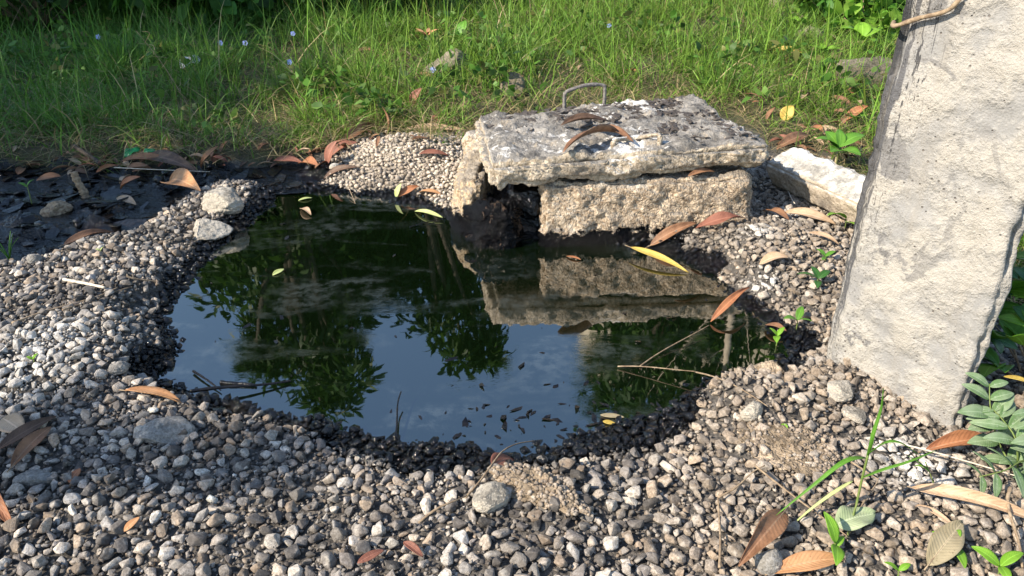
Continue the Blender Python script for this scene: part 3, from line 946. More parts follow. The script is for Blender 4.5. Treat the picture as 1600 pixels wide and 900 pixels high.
P, D = scatter_points(190000, .0085, .035, gravel_region, .365, 1.75)
z, zz, tar, R, tone = stones(P, D, 'grey', .20)
perm = rng.permutation(len(P)); P, D, z, zz, tar, R, tone = (q_[perm] for q_ in (P, D, z, zz, tar, R, tone))
px, py, dep = proj(P[:, 0], P[:, 1], zz)
size_px = D / dep * FPX * np.where((px > -5) & (px < 1605) & (py < 905), 1, 0) * np.where(tar > .5, .3, 1)
order = np.argsort(-size_px)
big = order[:290]
for k, i in enumerate(big):
    sv, sf = (CR_NEAR + ROUND3)[k % (len(CR_NEAR) + 5)]
    v = (sv * (D[i] / 2 * 1.14)) @ R[i].T
    me = tri_mesh('pebble', v, sf, {'tone': np.repeat(tone[i:i + 1], len(v), 0), 'tar': np.full(len(v), tar[i])})
    o = link('pebble', me, MAT['pebble'], ground_o, smooth=len(sf) == 320)
    o.location = (P[i, 0], P[i, 1], zz[i] + .002)
mid, rest = order[290:2600], order[2600:]
V1, F1, T1, A1 = merge(P[mid], D[mid], CR_NEAR + ROUND3, zz[mid], tar[mid], R[mid], tone[mid])
V2, F2, T2, A2 = merge(P[rest], D[rest], CR_FAR + ROUND2, zz[rest], tar[rest], R[rest], tone[rest])
Pf, Df = scatter_points(90000, .005, .014, gravel_region, .40, .9)
zf, zzf, tarf, Rf, tonef = stones(Pf, Df, 'grey', .30)
V3, F3, T3, A3 = merge(Pf, Df, CR_BIT, zzf + .004, tarf, Rf, tonef * .6)
o1, o2 = len(V1), len(V1) + len(V2)
me = tri_mesh('gravel', np.r_[V1, V2, V3], np.r_[F1, F2 + o1, F3 + o2], {'tone': np.r_[T1, T2, T3], 'tar': np.r_[A1, A2, A3]})
tag(link('gravel', me, MAT['pebble'], smooth=False), 'loose grey gravel heaped round the oil pool', kind='stuff')
Pp, Dp = scatter_points(30000, .006, .027, pale_region, .33, 1.7, (-.85, .0, 2.5, 3.7))
zp, zzp, tarp, Rp, tonep = stones(Pp, Dp, 'pale', .25)
V4, F4, T4, A4 = merge(Pp, Dp, CR_FAR, zzp, tarp, Rp, tonep)
tag(link('pale_gravel', tri_mesh('pale_gravel', V4, F4, {'tone': T4, 'tar': A4}), MAT['pebble'], smooth=False), 'fine pale gravel sloping from the well to the oil', kind='stuff')

# ------------------------------------------------------------------ grass
def ribbons(roots, heights, widths, lean, leanamt, face, tone, droop, nseg=4):
    """Blades of grass: tapering ribbons that curve over."""
    n = len(roots)
    V = np.empty((n, 2 * nseg + 1, 3)); 
    t = np.linspace(0, 1, nseg + 1)
    ld = np.c_[np.cos(lean), np.sin(lean)]
    wd = np.c_[np.cos(face), np.sin(face)]
    for k in range(nseg + 1):
        tt = t[k]
        hor = heights * (leanamt * tt + droop * tt ** 2.2)
        ver = heights * np.maximum(tt - .55 * droop * tt ** 2.6 - .25 * leanamt * tt, 0.02 * k)
        c = np.c_[roots[:, :2] + ld * hor[:, None], roots[:, 2] + ver]
        if k < nseg:
            w = (widths * (1 - .75 * tt ** 1.5) / 2)[:, None]
            V[:, 2 * k, :] = c; V[:, 2 * k, :2] -= wd * w
            V[:, 2 * k + 1, :] = c; V[:, 2 * k + 1, :2] += wd * w
        else:
            V[:, 2 * nseg, :] = c
    f = []
    for k in range(nseg - 1):
        a = 2 * k
        f += [(a, a + 1, a + 3), (a, a + 3, a + 2)]
    f.append((2 * nseg - 2, 2 * nseg - 1, 2 * nseg))
    f = np.array(f)
    nv = 2 * nseg + 1
    F = (f[None] + (np.arange(n) * nv)[:, None, None]).reshape(-1, 3)
    return V.reshape(-1, 3), F, np.repeat(tone, nv, 0)

def grow_grass(n, seed):
    r = np.random.default_rng(seed)
    y = 1.0 * (9.5 / 1.0) ** (r.random(n * 4))
    hw = .80 * y + 1.5
    x = r.uniform(-1, 1, n * 4) * hw
    P = np.c_[x, y]
    z = terrain(P)
    g = grass_amount(P, z)
    px, py, dep = proj(x, y, z)
    sparse = smooth(1180, 1290, px) * .62
    dens = smooth(-4, 30, g) * (1 - sparse) * np.clip(.62 + 1.2 * fbm(P, 3.2, 3, 71), .12, 1)
    ok = (r.random(len(P)) < dens) & (sdf(P, WELL) > .02) & (px > -350) & (px < 2700)
    P, z, g, px = P[ok], z[ok], g[ok], px[ok]
    P, z, g, px = P[:n], z[:n], g[:n], px[:n]
    m = len(P)
    cl = fbm(P, 3.0, 3, 72)
    near = 1 - smooth(0, 75, g)
    h = (.15 + .13 * cl + .24 * r.random(m) ** 2.2) * (1 - .38 * near)
    h = np.clip(h * (1 + .15 * smooth(4, 7, P[:, 1])), .04, .6)
    h = h * .80
    tall = r.random(m) < .045 * (1 - near)
    h = np.where(tall, h * 1.6 + .05, h)
    dry = r.random(m) < (.06 + .30 * near + .12 * smooth(.1, .5, fbm(P, 1.6, 2, 73)))
    green = np.array([.10, .215, .026]) * r.uniform(.40, 1.55, (m, 1)) + r.uniform(0, .05, (m, 1)) * np.array([1.2, .8, .2])
    cool = smooth(-.5, -2.5, P[:, 0])[:, None] * .5
    green = green * (1 - cool) + cool * np.array([.06, .19, .03])
    straw = np.array([.36, .29, .15]) * r.uniform(.6, 1.25, (m, 1))
    tone = np.where(dry[:, None], straw, green)
    droop = np.where(dry, r.uniform(.3, 1.5, m), r.uniform(.0, 1.1, m)) * np.where(tall, .4, 1)
    lean = r.uniform(0, 6.28, m)
    return ribbons(np.c_[P, z - .004], h, r.uniform(.0022, .0060, m) * (1 + .11 * P[:, 1]), lean, np.where(tall, .12, 1) * r.uniform(0, .7, m) + .5 * (dry & (r.random(m) < .5)), r.uniform(0, 6.28, m), tone, droop)
def straw_mat(n, seed):
    r = np.random.default_rng(seed)
    y = 2.0 * (9.0 / 2.0) ** (r.random(n * 3)); x = r.uniform(-1, 1, n * 3) * (.8 * y + .8)
    P = np.c_[x, y]; z = terrain(P); g = grass_amount(P, z); px, py, dep = proj(x, y, z)
    ok = (r.random(len(P)) < smooth(-14, 8, g) * (1.15 - .55 * smooth(30, 120, g))) & (sdf(P, WELL) > .03) & (px > -300) & (px < 1700)
    P, z = P[ok][:n], z[ok][:n]; m = len(P)
    tone = np.where(r.random((m, 1)) < .72, np.array([.34, .27, .14]) * r.uniform(.45, 1.35, (m, 1)), np.array([.10, .16, .03]) * r.uniform(.6, 1.3, (m, 1)))
    return ribbons(np.c_[P, z + r.uniform(0, .02, m)], r.uniform(.05, .17, m), r.uniform(.002, .004, m) * (1 + .08 * P[:, 1]), r.uniform(0, 6.28, m), r.uniform(.6, 1.5, m), r.uniform(0, 6.28, m), tone, r.uniform(.2, 1.2, m))
V, F, T = straw_mat(22000, 8)
tag(link('straw', tri_mesh('straw', V, F, {'tone': T}), MAT['grass']), 'matted dry straw under the grass along the tar and the pale gravel', kind='stuff')
V, F, T = grow_grass(122000, 5)
tag(link('grass', tri_mesh('grass', V, F, {'tone': T}), MAT['grass']), 'tangled green grass and straw growing behind the tar and the slab', kind='stuff')

# ------------------------------------------------------------------ leafy masses: trees and bushes
def leaf_cloud(centres, radii, per, L, W, tones, droop=.4, seed=0, flat=.8):
    """Small folded leaves on clumps: V, F, colours."""
    r = np.random.default_rng(seed)
    n = int(np.sum(per))
    c = np.repeat(np.asarray(centres), per, 0); rad = np.repeat(np.asarray(radii), per)
    d = r.normal(size=(n, 3)); d /= np.linalg.norm(d, axis=1, keepdims=True)
    base = c + d * (rad * r.random(n) ** .45)[:, None] * np.array([1, 1, flat])
    out = d + r.normal(0, .5, (n, 3)); out[:, 2] -= droop
    out /= np.linalg.norm(out, axis=1, keepdims=True)
    side = np.cross(out, r.normal(size=(n, 3))); side /= np.maximum(np.linalg.norm(side, axis=1, keepdims=True), 1e-6)
    up = np.cross(side, out)
    s = r.uniform(.6, 1.3, n)[:, None]
    V = np.empty((n, 6, 3))
    V[:, 0] = base
    V[:, 1] = base + (out * L * .35 + side * W * .5 + up * W * .18) * s
    V[:, 2] = base + (out * L * .35 - side * W * .5 + up * W * .18) * s
    V[:, 3] = base + (out * L * .72 + side * W * .33 + up * W * .05 - np.array([0, 0, L * .06])) * s
    V[:, 4] = base + (out * L * .72 - side * W * .33 + up * W * .05 - np.array([0, 0, L * .06])) * s
    V[:, 5] = base + (out * L - np.array([0, 0, L * .16])) * s
    f = np.array([(0, 1, 2), (1, 3, 4), (1, 4, 2), (3, 5, 4)])
    F = (f[None] + (np.arange(n) * 6)[:, None, None]).reshape(-1, 3)
    t = np.asarray(tones)[r.integers(0, len(tones), n)] * r.uniform(.65, 1.4, (n, 1))
    return V.reshape(-1, 3), F, np.repeat(t, 6, 0)

TREE_TONES = [(.025, .06, .010), (.032, .075, .012), (.045, .095, .015), (.02, .05, .010)]
def tree(base, trunk_top, rad, blobs, label, cat='tree', L=.17, W=.045, clump=.28, dens=22, per=60, seed=0, bark='bark', name='tree', group=None, tones=TREE_TONES, droop=.5, limb=.55):
    r = random.Random(seed)
    base = Vector(base); top = Vector(trunk_top)
    root = tag(empty(name, base), label, cat, group)
    cs, parts = [], [tube(bend_pts(base - Vector((0, 0, .15)), top, 7, .02, seed=seed), [rad * (1.25 - .75 * i / 6) for i in range(7)], 10)]
    for (x, y, z, R_) in blobs:
        b = Vector((x, y, z))
        st = base.lerp(top, r.uniform(.55, .98))
        parts.append(tube(bend_pts(st, b, 6, .06, seed=r.random()), [rad * limb * (1 - .75 * i / 5) for i in range(6)], 6))
        for k in range(max(4, int(dens * R_ * R_))):
            d = Vector((r.gauss(0, 1), r.gauss(0, 1), r.gauss(0, 1))).normalized() * (R_ * r.uniform(.35, 1) )
            d.z *= .8
            c = b + d
            cs.append(c)
            if k % 2 == 0:
                parts.append(tube(bend_pts(b + d * .1, c, 4, .08, seed=r.random()), [rad * limb * q_ for q_ in (.29, .22, .16, .09)], 4))
    under(link('trunk', pydata('trunk', parts), MAT[bark]), root)
    V, F, T = leaf_cloud([c[:] for c in cs], [clump * r.uniform(.6, 1.3) for _ in cs], [int(per * r.uniform(.5, 1.4)) for _ in cs], L, W, tones, droop, seed)
    under(link('crown', tri_mesh('crown', V, F, {'tone': T}), MAT['foliage']), root)
    return root

def mirror(px, py, y):
    """Where something at distance y shows itself, mirrored in the oil, at that pixel."""
    cx, cy = (px - 800) / FPX, -(py - 450) / FPX
    d = Vector((cx, cy * SP + CP, cy * CP - SP))
    t = y / d.y
    return Vector((d.x * t, y, -(CAM_H + d.z * t)))

def blobs_at(rows, y0):
    out = []
    for px, py, r_, dy in rows:
        p = mirror(px, py, y0 + dy)
        out.append((p.x, p.y, p.z, r_))
    return out

tree((-3.3, 10.2, .1), (-3.0, 10.2, 4.3), .13, blobs_at([(480, 570, .75, 0), (420, 545, .55, .2), (540, 560, .5, -.2), (500, 500, .75, .3), (500, 625, .50, 0), (540, 600, .45, 0), (400, 560, .35, 0), (550, 460, .7, .4), (440, 490, .5, .4)], 10.2),
     'tallest dense tree mirrored in the middle of the oil pool', seed=1, dens=17, per=85, L=.24, W=.06)
tree((-1.5, 10.6, .1), (-1.2, 10.6, 3.6), .11, blobs_at([(680, 500, .62, 0), (740, 490, .45, .2), (730, 545, .28, 0), (770, 545, .25, 0), (700, 450, .7, .3)], 10.6),
     'smaller tree with drooping leaf sprays mirrored beside the blue sky gap', seed=2, dens=17, per=80, L=.24, W=.06)
tree((-4.5, 11.6, .1), (-4.3, 11.6, 2.4), .12, blobs_at([(430, 385, 1.3, 0), (350, 395, 1.0, 0), (530, 390, 1.3, 0), (450, 350, 1.3, -.4), (600, 385, 1.2, .2), (680, 385, 1.2, .2)], 11.6),
     'broad low dark tree behind the grass and the shaded bushes', seed=3, dens=16, per=110, L=.24, W=.08, clump=.4)
tree((-9.0, 13.0, .1), (-9.0, 13.0, 2.2), .14, [(-9, 13, 2.4, 1.4), (-11.0, 13, 2.2, 1.4), (-7.3, 12.6, 2.2, 1.2)], 'low dark tree at the far end of the bushes', seed=4, dens=9, per=60, L=.26, W=.09, clump=.45)
tree((2.55, 7.9, .15), (2.65, 8.1, 4.3), .062, blobs_at([(1120, 620, .5, 8.1), (1060, 600, .6, 8.3), (1000, 640, .6, 8.6), (1180, 600, .6, 8.2)], 0),
     'slim straight tree with a pale bare trunk rising from the grass', seed=5, bark='pale_bark', dens=16, per=50, L=.2, W=.06, limb=.16)
tree((3.1, 10.4, .1), (3.1, 10.4, 3.2), .13, blobs_at([(980, 470, .9, 0), (1060, 470, 1.0, 0), (960, 540, .5, 0), (1040, 530, .9, .3), (950, 575, .45, .1), (985, 600, .6, 0), (1130, 500, 1.0, 0), (1220, 500, 1.0, 0), (960, 640, .5, 0), (1010, 670, .7, 0), (1090, 600, .8, .6)], 10.4),
     'dense dark tree standing behind the slim pale trunk', seed=6, dens=14, per=60, L=.24, W=.07, clump=.34)
# trees beside the path whose crowns throw the shade
def shade_blob(px, py, h, r_):
    g = ground(px, py)
    t = (h - g.z) / SUN.z
    p = g + SUN * t
    return (p.x, p.y, p.z, r_)
tree((-9.2, 2.6, 0), (-8.6, 2.4, 4.0), .2, [shade_blob(40, 30, 6.0, 1.5), shade_blob(150, 60, 5.6, 1.2), shade_blob(40, 110, 5.0, 1.0), shade_blob(300, 40, 5.6, 1.2), shade_blob(215, 105, 5.2, .8), shade_blob(430, 30, 5.8, 1.2), shade_blob(570, 14, 6.0, 1.2), shade_blob(-90, 70, 5.4, 1.3), shade_blob(720, 2, 6.2, 1.0), shade_blob(90, 185, 4.6, .45), shade_blob(330, 150, 4.8, .4)],
     'leafy tree beside the grass that shades its far end', seed=7, dens=13, per=80, L=.24, W=.085, clump=.36)
tree((-6.6, 1.5, 0), (-6.0, 1.2, 3.4), .14, [shade_blob(40, 318, 3.4, .24), shade_blob(200, 298, 3.4, .14), shade_blob(-40, 380, 3.2, .35), shade_blob(330, 255, 3.7, .14), shade_blob(150, 215, 3.7, .30), shade_blob(30, 230, 3.7, .30)],
     'leafy tree beside the tar seep that shades it', seed=8, dens=26, per=36, L=.20, W=.06, clump=.22)
tree((-6.0, -2.4, 0), (-5.2, -2.0, 3.2), .09, [shade_blob(20, 672, 2.6, .07), shade_blob(90, 690, 2.6, .08), shade_blob(170, 700, 2.6, .07), shade_blob(250, 700, 2.7, .08), shade_blob(330, 700, 2.7, .07), shade_blob(410, 708, 2.7, .06), shade_blob(480, 716, 2.7, .04), shade_blob(30, 745, 2.6, .07), shade_blob(110, 735, 2.6, .05), shade_blob(-60, 720, 2.6, .1)],
     'small tree beside the path that shades a strip of gravel', seed=9, dens=900, per=13, L=.085, W=.03, clump=.05, limb=.25)


BUSH_TONES = [(.022, .06, .010), (.032, .085, .013), (.045, .11, .016)]
def bush(px, py, R_, H, label, seed, L=.11, W=.075, n=30, per=36, tones=BUSH_TONES, group=None, clump=None, at_xy=None):
    g = ground(px, py) if at_xy is None else Vector((at_xy[0], at_xy[1], zat(*at_xy)))
    r = random.Random(seed)
    root = tag(empty('bush', g), label, 'bush', group)
    cs, parts = [], []
    for k in range(n):
        a = r.uniform(0, 6.28); q_ = R_ * math.sqrt(r.random())
        c = g + Vector((q_ * math.cos(a), q_ * math.sin(a) * .8, H * r.uniform(.15, 1) * (1 - .35 * (q_ / R_) ** 2)))
        cs.append(c[:])
        parts.append(tube(bend_pts(g + Vector((r.uniform(-.1, .1) * R_, r.uniform(-.1, .1) * R_, -.03)), c, 4, .08, seed=r.random()), [.010, .008, .006, .003], 5))
    under(link('stems', pydata('stems', parts), MAT['twig']), root)['kind'] = 'stuff'
    V, F, T = leaf_cloud(cs, [(clump or R_ * .28)] * n, [per] * n, L, W, tones, .25, seed)
    under(link('foliage', tri_mesh('foliage', V, F, {'tone': T}), MAT['foliage']), root)['kind'] = 'stuff'
    return root
bush(0, 0, 1.0, 1.0, 'dark shaded bush farthest along the edge of the grass', 21, at_xy=(-5.0, 6.3))
bush(0, 0, .9, 1.1, 'dark shaded bush behind the tall grass stalks', 22, at_xy=(-3.8, 6.6))
bush(0, 0, .75, .75, 'bright-topped bush hanging over the far grass with an orange leaf', 23, at_xy=(-2.6, 6.8), tones=[(.05, .15, .02), (.08, .21, .025), (.04, .11, .015)], L=.14, W=.11)
bush(0, 0, .8, .9, 'deep green bush behind the grey stone in the grass', 24, at_xy=(-1.5, 7.1), L=.14, W=.11)
bush(0, 0, .8, .75, 'dark bush behind the rubble in the middle of the grass', 25, at_xy=(-.2, 8.2))
bush(0, 0, .9, .85, 'dark bush between the grass and the slim pale trunk', 26, at_xy=(1.2, 9.0))
bush(1290, 42, .30, .34, 'low leafy bush beside the flat rubble stone', 27, L=.14, W=.06, n=20, per=26, tones=[(.05, .15, .02), (.09, .22, .025), (.13, .27, .03)])
bush(1362, 68, .26, .34, 'bright bush growing against the pole top', 28, L=.12, W=.075, n=20, per=26, tones=[(.10, .24, .025), (.15, .30, .035), (.19, .34, .05)])
bush(0, 0, .8, .9, 'dark bush in the shade beyond the rubble stones', 29, at_xy=(3.9, 8.3))
bush(0, 0, .6, .6, 'weedy bush in the shade close behind the pole', 30, at_xy=(3.0, 6.6))

house = tag(empty('house', (5.6, 17.5, 0)), 'cream plastered house behind the trees', 'house')
def box(name, lo, hi, mat, parent):
    x0, y0, z0 = lo; x1, y1, z1 = hi
    V = [(x0, y0, z0), (x1, y0, z0), (x1, y1, z0), (x0, y1, z0), (x0, y0, z1), (x1, y0, z1), (x1, y1, z1), (x0, y1, z1)]
    F = [(3, 2, 1, 0), (4, 5, 6, 7), (0, 1, 5, 4), (1, 2, 6, 5), (2, 3, 7, 6), (3, 0, 4, 7)]
    return under(link(name, pydata(name, [(V, F)]), mat, smooth=False), parent)
hx = mirror(922, 540, 17).x
hz = mirror(922, 592, 17).z
box('wall', (hx, 17, 0), (hx + 7, 22, hz), MAT['stucco'], house)
box('roof', (hx - .02, 16.98, hz + .002), (hx + 7.2, 22.2, hz + .25), MAT['stucco'], house)
for k in range(3):
    for fz in (1.0, 4.6):
        w_ = box('window', (hx + 1.2 + k * 2, 16.94, fz), (hx + 2.2 + k * 2, 16.998, fz + 1.4), MAT['stucco'], house)
        V = [(hx + 1.28 + k * 2, 16.93, fz + .08), (hx + 2.12 + k * 2, 16.93, fz + .08), (hx + 2.12 + k * 2, 16.93, fz + 1.32), (hx + 1.28 + k * 2, 16.93, fz + 1.32)]
        pn_ = link('pane', pydata('pane', [(V, [(0, 1, 2, 3)])]), MAT['pane'], smooth=False)
        pn_.parent = w_; pn_.matrix_parent_inverse = w_.matrix_basis.inverted() @ Matrix.Translation(-Vector(house.location))
        pn_.matrix_parent_inverse = Matrix.Translation(-Vector(house.location)) if False else Matrix.Identity(4)

# ------------------------------------------------------------------ single leaves
def leaf_mesh(name, L, W, mat, curl=.5, bend=.1, twist=0.0, nl=14, nw=6, tip=1.0, wav=.0, seed=0, stemlen=.0):
    """A leaf along +x, width along y, cupped upward; lu and lv carry the run of its veins."""
    r = np.random.default_rng(seed)
    V, F, U, Q = [], [], [], []
    ph = r.uniform(0, 6, 2)
    for i in range(nl + 1):
        t = i / nl
        w = W / 2 * (math.sin(math.pi * t ** .85) ** .8 if 0 < t < 1 else 0) + W * .015
        b = bend * L * (1 - (2 * t - 1) ** 2)
        tw = twist * (t - .5)
        cr = curl * (1 + .35 * math.sin(5 * t + ph[0]))
        for j in range(nw + 1):
            s = 2 * j / nw - 1
            ang = abs(s) * cr
            y = w * (math.sin(ang) / cr if cr > .02 else abs(s)) * (1 if s > 0 else -1)
            z = w * ((1 - math.cos(ang)) / cr if cr > .02 else 0) + wav * W * math.sin(9 * t + ph[1] + s) * abs(s)
            V.append((L * t, y * math.cos(tw) - z * math.sin(tw), b + y * math.sin(tw) + z * math.cos(tw)))
            U.append(t); Q.append(abs(s))
    for i in range(nl):
        for j in range(nw):
            a_ = i * (nw + 1) + j
            F.append((a_, a_ + nw + 1, a_ + nw + 2, a_ + 1))
    me = tri_mesh(name, V, F, {'lu': U, 'lv': Q})
    me.materials.append(mat)
    return me

def leaf_between(name, A, B, ratio, mat, label, cat='leaf', curl=.7, bend=.12, roll=0.0, twist=0., group=None, seed=0, wav=.0, rib=False):
    A, B = Vector(A), Vector(B)
    x = (B - A); L = x.length; x.normalize()
    y = Vector((0, 0, 1)).cross(x).normalized(); z = x.cross(y)
    m = Matrix((x, y, z)).transposed() @ Matrix.Rotation(roll, 3, 'X')
    o = link(name, leaf_mesh(name, L, L * ratio, LEAF[mat], curl, bend, twist, seed=seed, wav=wav))
    o.matrix_world = Matrix.Translation(A) @ m.to_4x4()
    md = o.modifiers.new('thickness', 'SOLIDIFY'); md.thickness = .0009
    if label: tag(o, label, cat, group)
    if rib:
        pts = []
        for i in range(9):
            t = i / 8 * .97
            pts.append((L * t, 0, bend * L * (1 - (2 * t - 1) ** 2) - .0006))
        pts = [(-L * .10, 0, -.002)] + pts
        link('midrib', pydata('midrib', [tube(pts, [.0014] * 2 + [.0012 * (1 - .08 * i) for i in range(8)], 5)]), MAT['twig'], o)
    return o

n_leaf = [0]
def dry(a_, b_, ratio, mat, label, za=.004, zb=.004, curl=.9, bend=.12, roll=0, z=None, **k):
    n_leaf[0] += 1
    if z is None and b_[1] < 325 and abs(b_[1] - a_[1]) > .55 * abs(b_[0] - a_[0]):
        A = ground(*a_, za); dpt = (A - Vector((0, 0, CAM_H))).length / FPX
        B = A + Vector(((b_[0] - a_[0]) * dpt, .01, (a_[1] - b_[1]) * dpt))
        return leaf_between('dry_leaf', A, B, ratio, mat, label, 'leaf', curl, bend, roll, seed=n_leaf[0], **k)
    A = (ground(*a_, za) if z is None else at(*a_, z + za)); B = (ground(*b_, zb) if z is None else at(*b_, z + zb))
    return leaf_between('dry_leaf', A, B, ratio, mat, label, 'leaf', curl, bend, roll, seed=n_leaf[0], **k)
dry((198, 622), (286, 638), .34, 'orange', 'tan-orange leaf lying by itself on the pool shore over a flat dark stone', .022, .014, 1.0, .06, -.3, rib=True)
dry((968, 208), (880, 238), .24, 'brown', 'curled brown leaf lying uppermost on the slab', .012, .012, 1.1, .10, .5, z=.330, rib=True)
dry((876, 196), (952, 190), .26, 'dark', 'darker folded leaf on the slab behind the curled one', .012, .010, 1.2, .10, .2, z=.333)
dry((925, 200), (990, 222), .22, 'brown', 'short brown leaf end on the slab beside the crusted handle', .008, .008, .8, .08, 0, z=.330)
dry((1015, 388), (1088, 358), .24, 'brown', 'speckled brown leaf leaning against the foot of the front wall', .01, .025, .9, .10, .5, rib=True)
dry((1085, 370), (1162, 352), .26, 'red', 'crinkled red-brown leaf on the gravel below the front wall', .03, .03, 1.0, .10, .3, wav=.12)
dry((1222, 818), (1150, 908), .26, 'brown', 'large red-brown mango leaf curled on the gravel beside the smooth stone', .03, .035, 1.1, .10, -.3, rib=True)
dry((1205, 905), (1320, 880), .28, 'orange', 'orange-brown leaf lying under the bright seedling', .015, .01, .9, .10, .2, rib=True)
dry((1418, 780), (1620, 836), .18, 'tan', 'very long tan leaf curled along the gravel below the pole', .03, .03, 1.3, .10, .5, rib=True)
dry((1425, 795), (1492, 832), .20, 'tan', 'short tan leaf under the very long one', .01, .01, 1.0, .08, 0)
dry((1440, 722), (1545, 705), .30, 'rust', 'folded rust-brown leaf at the foot of the pole beside the ferny plant', .03, .03, 1.3, .10, .3, rib=True)
dry((1222, 345), (1306, 358), .28, 'tan', 'pale tan leaf lying in front of the broken beam', .03, .015, 1.0, .10, .3)
dry((1190, 335), (1232, 350), .36, 'brown', 'brown leaf in the shadow between front wall and beam', .015, .015, .7, .1, 0)
dry((1185, 422), (1232, 414), .45, 'tan', 'small tan leaf on the gravel between pool and pole', .02, .025, .7, .15, .2)
dry((1262, 372), (1310, 392), .25, 'tan', 'thin tan leaf next to the pole above the shaded weeds', .02, .02, 1.0, .1, .2)
dry((1110, 505), (1168, 474), .15, 'rust', 'curled rust leaf with its tip in the pool beneath the gravel', .005, .055, 1.3, .12, .3, z=None)
dry((1195, 512), (1228, 522), .4, 'brown', 'small brown leaf at the wet corner of the pool', .01, .01, .6, .1, 0)
dry((622, 312), (656, 298), .35, 'rust', 'red-orange leaf at the back shore of the pool', .012, .02, 1.0, .1, .5)
dry((619, 312), (628, 290), .4, 'lime', 'tiny lime-green leaf touching the red-orange one', .008, .02, .5, .1, .5)
dry((655, 304), (690, 308), .3, 'orange', 'orange leaf scrap on the pale gravel at the back shore', .01, .01, .6, .1, 0)
dry((505, 282), (560, 268), .26, 'dark', 'dark brown leaf leaning beside the egg-shaped stone', .006, .02, .8, .1, .4)
dry((655, 246), (702, 248), .28, 'red', 'brown leaf in the pale gravel beside the well', .015, .012, 1.0, .1, .3)
dry((100, 388), (180, 371), .24, 'brown', 'long brown leaf on the gravel below the tar', .012, .02, 1.2, .1, .3, rib=True)
dry((264, 294), (315, 306), .32, 'orange', 'orange leaf lying against the tall pale boulder', .015, .02, 1.1, .12, .4)
dry((22, 742), (84, 678), .28, 'brown', 'brown leaf in the shade over the flat scuffed stone', .02, .02, .9, .08, .3, rib=True)
dry((0, 715), (92, 662), .24, 'dark', 'dark brown leaf above the one by the scuffed stone', .02, .02, .9, .06, .3)
dry((8, 665), (44, 690), .55, 'tan', 'pale squarish leaf scrap on the white ash', .02, .02, .4, .08, .3)
dry((-20, 758), (24, 830), .22, 'rust', 'rust leaf hanging in from the frame over the shaded stones', .06, .01, 1.0, .15, .3)
dry((196, 838), (222, 820), .5, 'orange', 'brown leaf corner showing between sunlit pebbles', .012, .02, .2, .05, 0)
dry((110, 760), (128, 740), .5, 'rust', 'rust-brown leaf bit between the shaded stones', .01, .014, .3, .05, 0)
dry((152, 276), (186, 268), .3, 'rust', 'rust red leaf at the top of the tar beside the stake', .02, .03, 1.0, .1, .5)
dry((190, 304), (220, 286), .45, 'rust', 'glossy orange leaf in the middle of the tar', .02, .03, .9, .12, .3)
dry((185, 316), (214, 326), .4, 'tan', 'wood-coloured leaf piece lying low in the tar', .02, .016, .9, .05, .2)
dry((192, 262), (285, 268), .20, 'brown', 'long brown leaf draped along the top of the tar', .03, .03, 1.0, .1, .4)
dry((230, 258), (310, 276), .20, 'dark', 'dark wet leaf beside the long one along the tar', .03, .02, 1.0, .1, .4)
dry((315, 268), (345, 236), .26, 'brown', 'folded brown leaf standing up at the edge of the grass', .015, .05, 1.3, .1, .6)
dry((470, 262), (498, 266), .4, 'rust', 'rust leaf between tar and grass before the pale gravel', .02, .02, .8, .1, .3)
dry((428, 258), (475, 262), .3, 'red', 'dark red leaf beside the rust one at the edge of the grass', .02, .02, .8, .1, .3)
dry((512, 262), (530, 226), .5, 'red', 'dark red leaf standing beside the pale gravel', .015, .05, .7, .1, .6)
dry((540, 225), (592, 205), .3, 'brown', 'brown rolled leaf lying on the back of the pale gravel', .02, .03, 1.4, .05, .4)
dry((518, 250), (560, 232), .4, 'red', 'reddish leaf below the rolled one on the pale gravel', .02, .03, .8, .1, .3)
dry((605, 210), (600, 172), .3, 'brown', 'brown leaf standing upright in the grass behind the pale gravel', .01, .08, 1.1, .1, .7)
dry((642, 175), (660, 148), .5, 'red', 'broad red-brown leaf propped in the grass above the pale gravel', .03, .10, .7, .1, .8)
dry((630, 208), (728, 210), .16, 'tan', 'long thin tan leaf along the back of the pale gravel', .015, .02, 1.3, .04, .4)
dry((672, 202), (700, 196), .5, 'red', 'flat reddish leaf where the pale gravel meets the slab', .03, .04, .5, .1, .4)
dry((1205, 94), (1252, 98), .3, 'yellow', 'golden leaf lying on the grass beyond the slab', .06, .06, 1.0, .1, .5)
dry((1220, 200), (1234, 180), .8, 'yellow', 'yellow leaf in the grass at the corner of the slab', .04, .07, .4, .1, .8)
dry((1316, 200), (1348, 178), .4, 'rust', 'curled brown leaf in the grass close to the pole', .03, .05, 1.3, .1, .5)
dry((1212, 240), (1262, 222), .22, 'brown', 'brown leaf on the ground behind the corner of the slab', .02, .03, 1.0, .1, .4)
dry((1290, 232), (1350, 238), .22, 'brown', 'brown leaf over the broad green weed beside the pole', .03, .03, 1.0, .1, .4)
dry((1075, 275), (1118, 268), .25, 'brown', 'brown leaf caught in the gap beneath the slab', .004, .004, .9, .08, .3, z=.236)
dry((985, 386), (1076, 426), .14, 'yellow', 'thin yellow leaf floating at the foot of the front wall', .03, .004, 1.1, .04, .3, z=.0, rib=True)
dry((648, 330), (692, 340), .16, 'lime', 'thin curved yellow-green leaf floating near the back shore', .003, .012, .9, .06, .3, z=.0)
dry((426, 430), (444, 420), .4, 'lime', 'pale yellow-green leaf afloat alone on the dark oil', .002, .006, .5, .05, .2, z=.0)
dry((466, 313), (488, 309), .34, 'lime', 'pale green leaf afloat behind the boulders', .002, .004, .4, .05, 0, z=.0)
dry((470, 326), (486, 336), .3, 'tan', 'small curled twiggy leaf afloat behind the boulders', .002, .006, .8, .1, 0, z=.0)
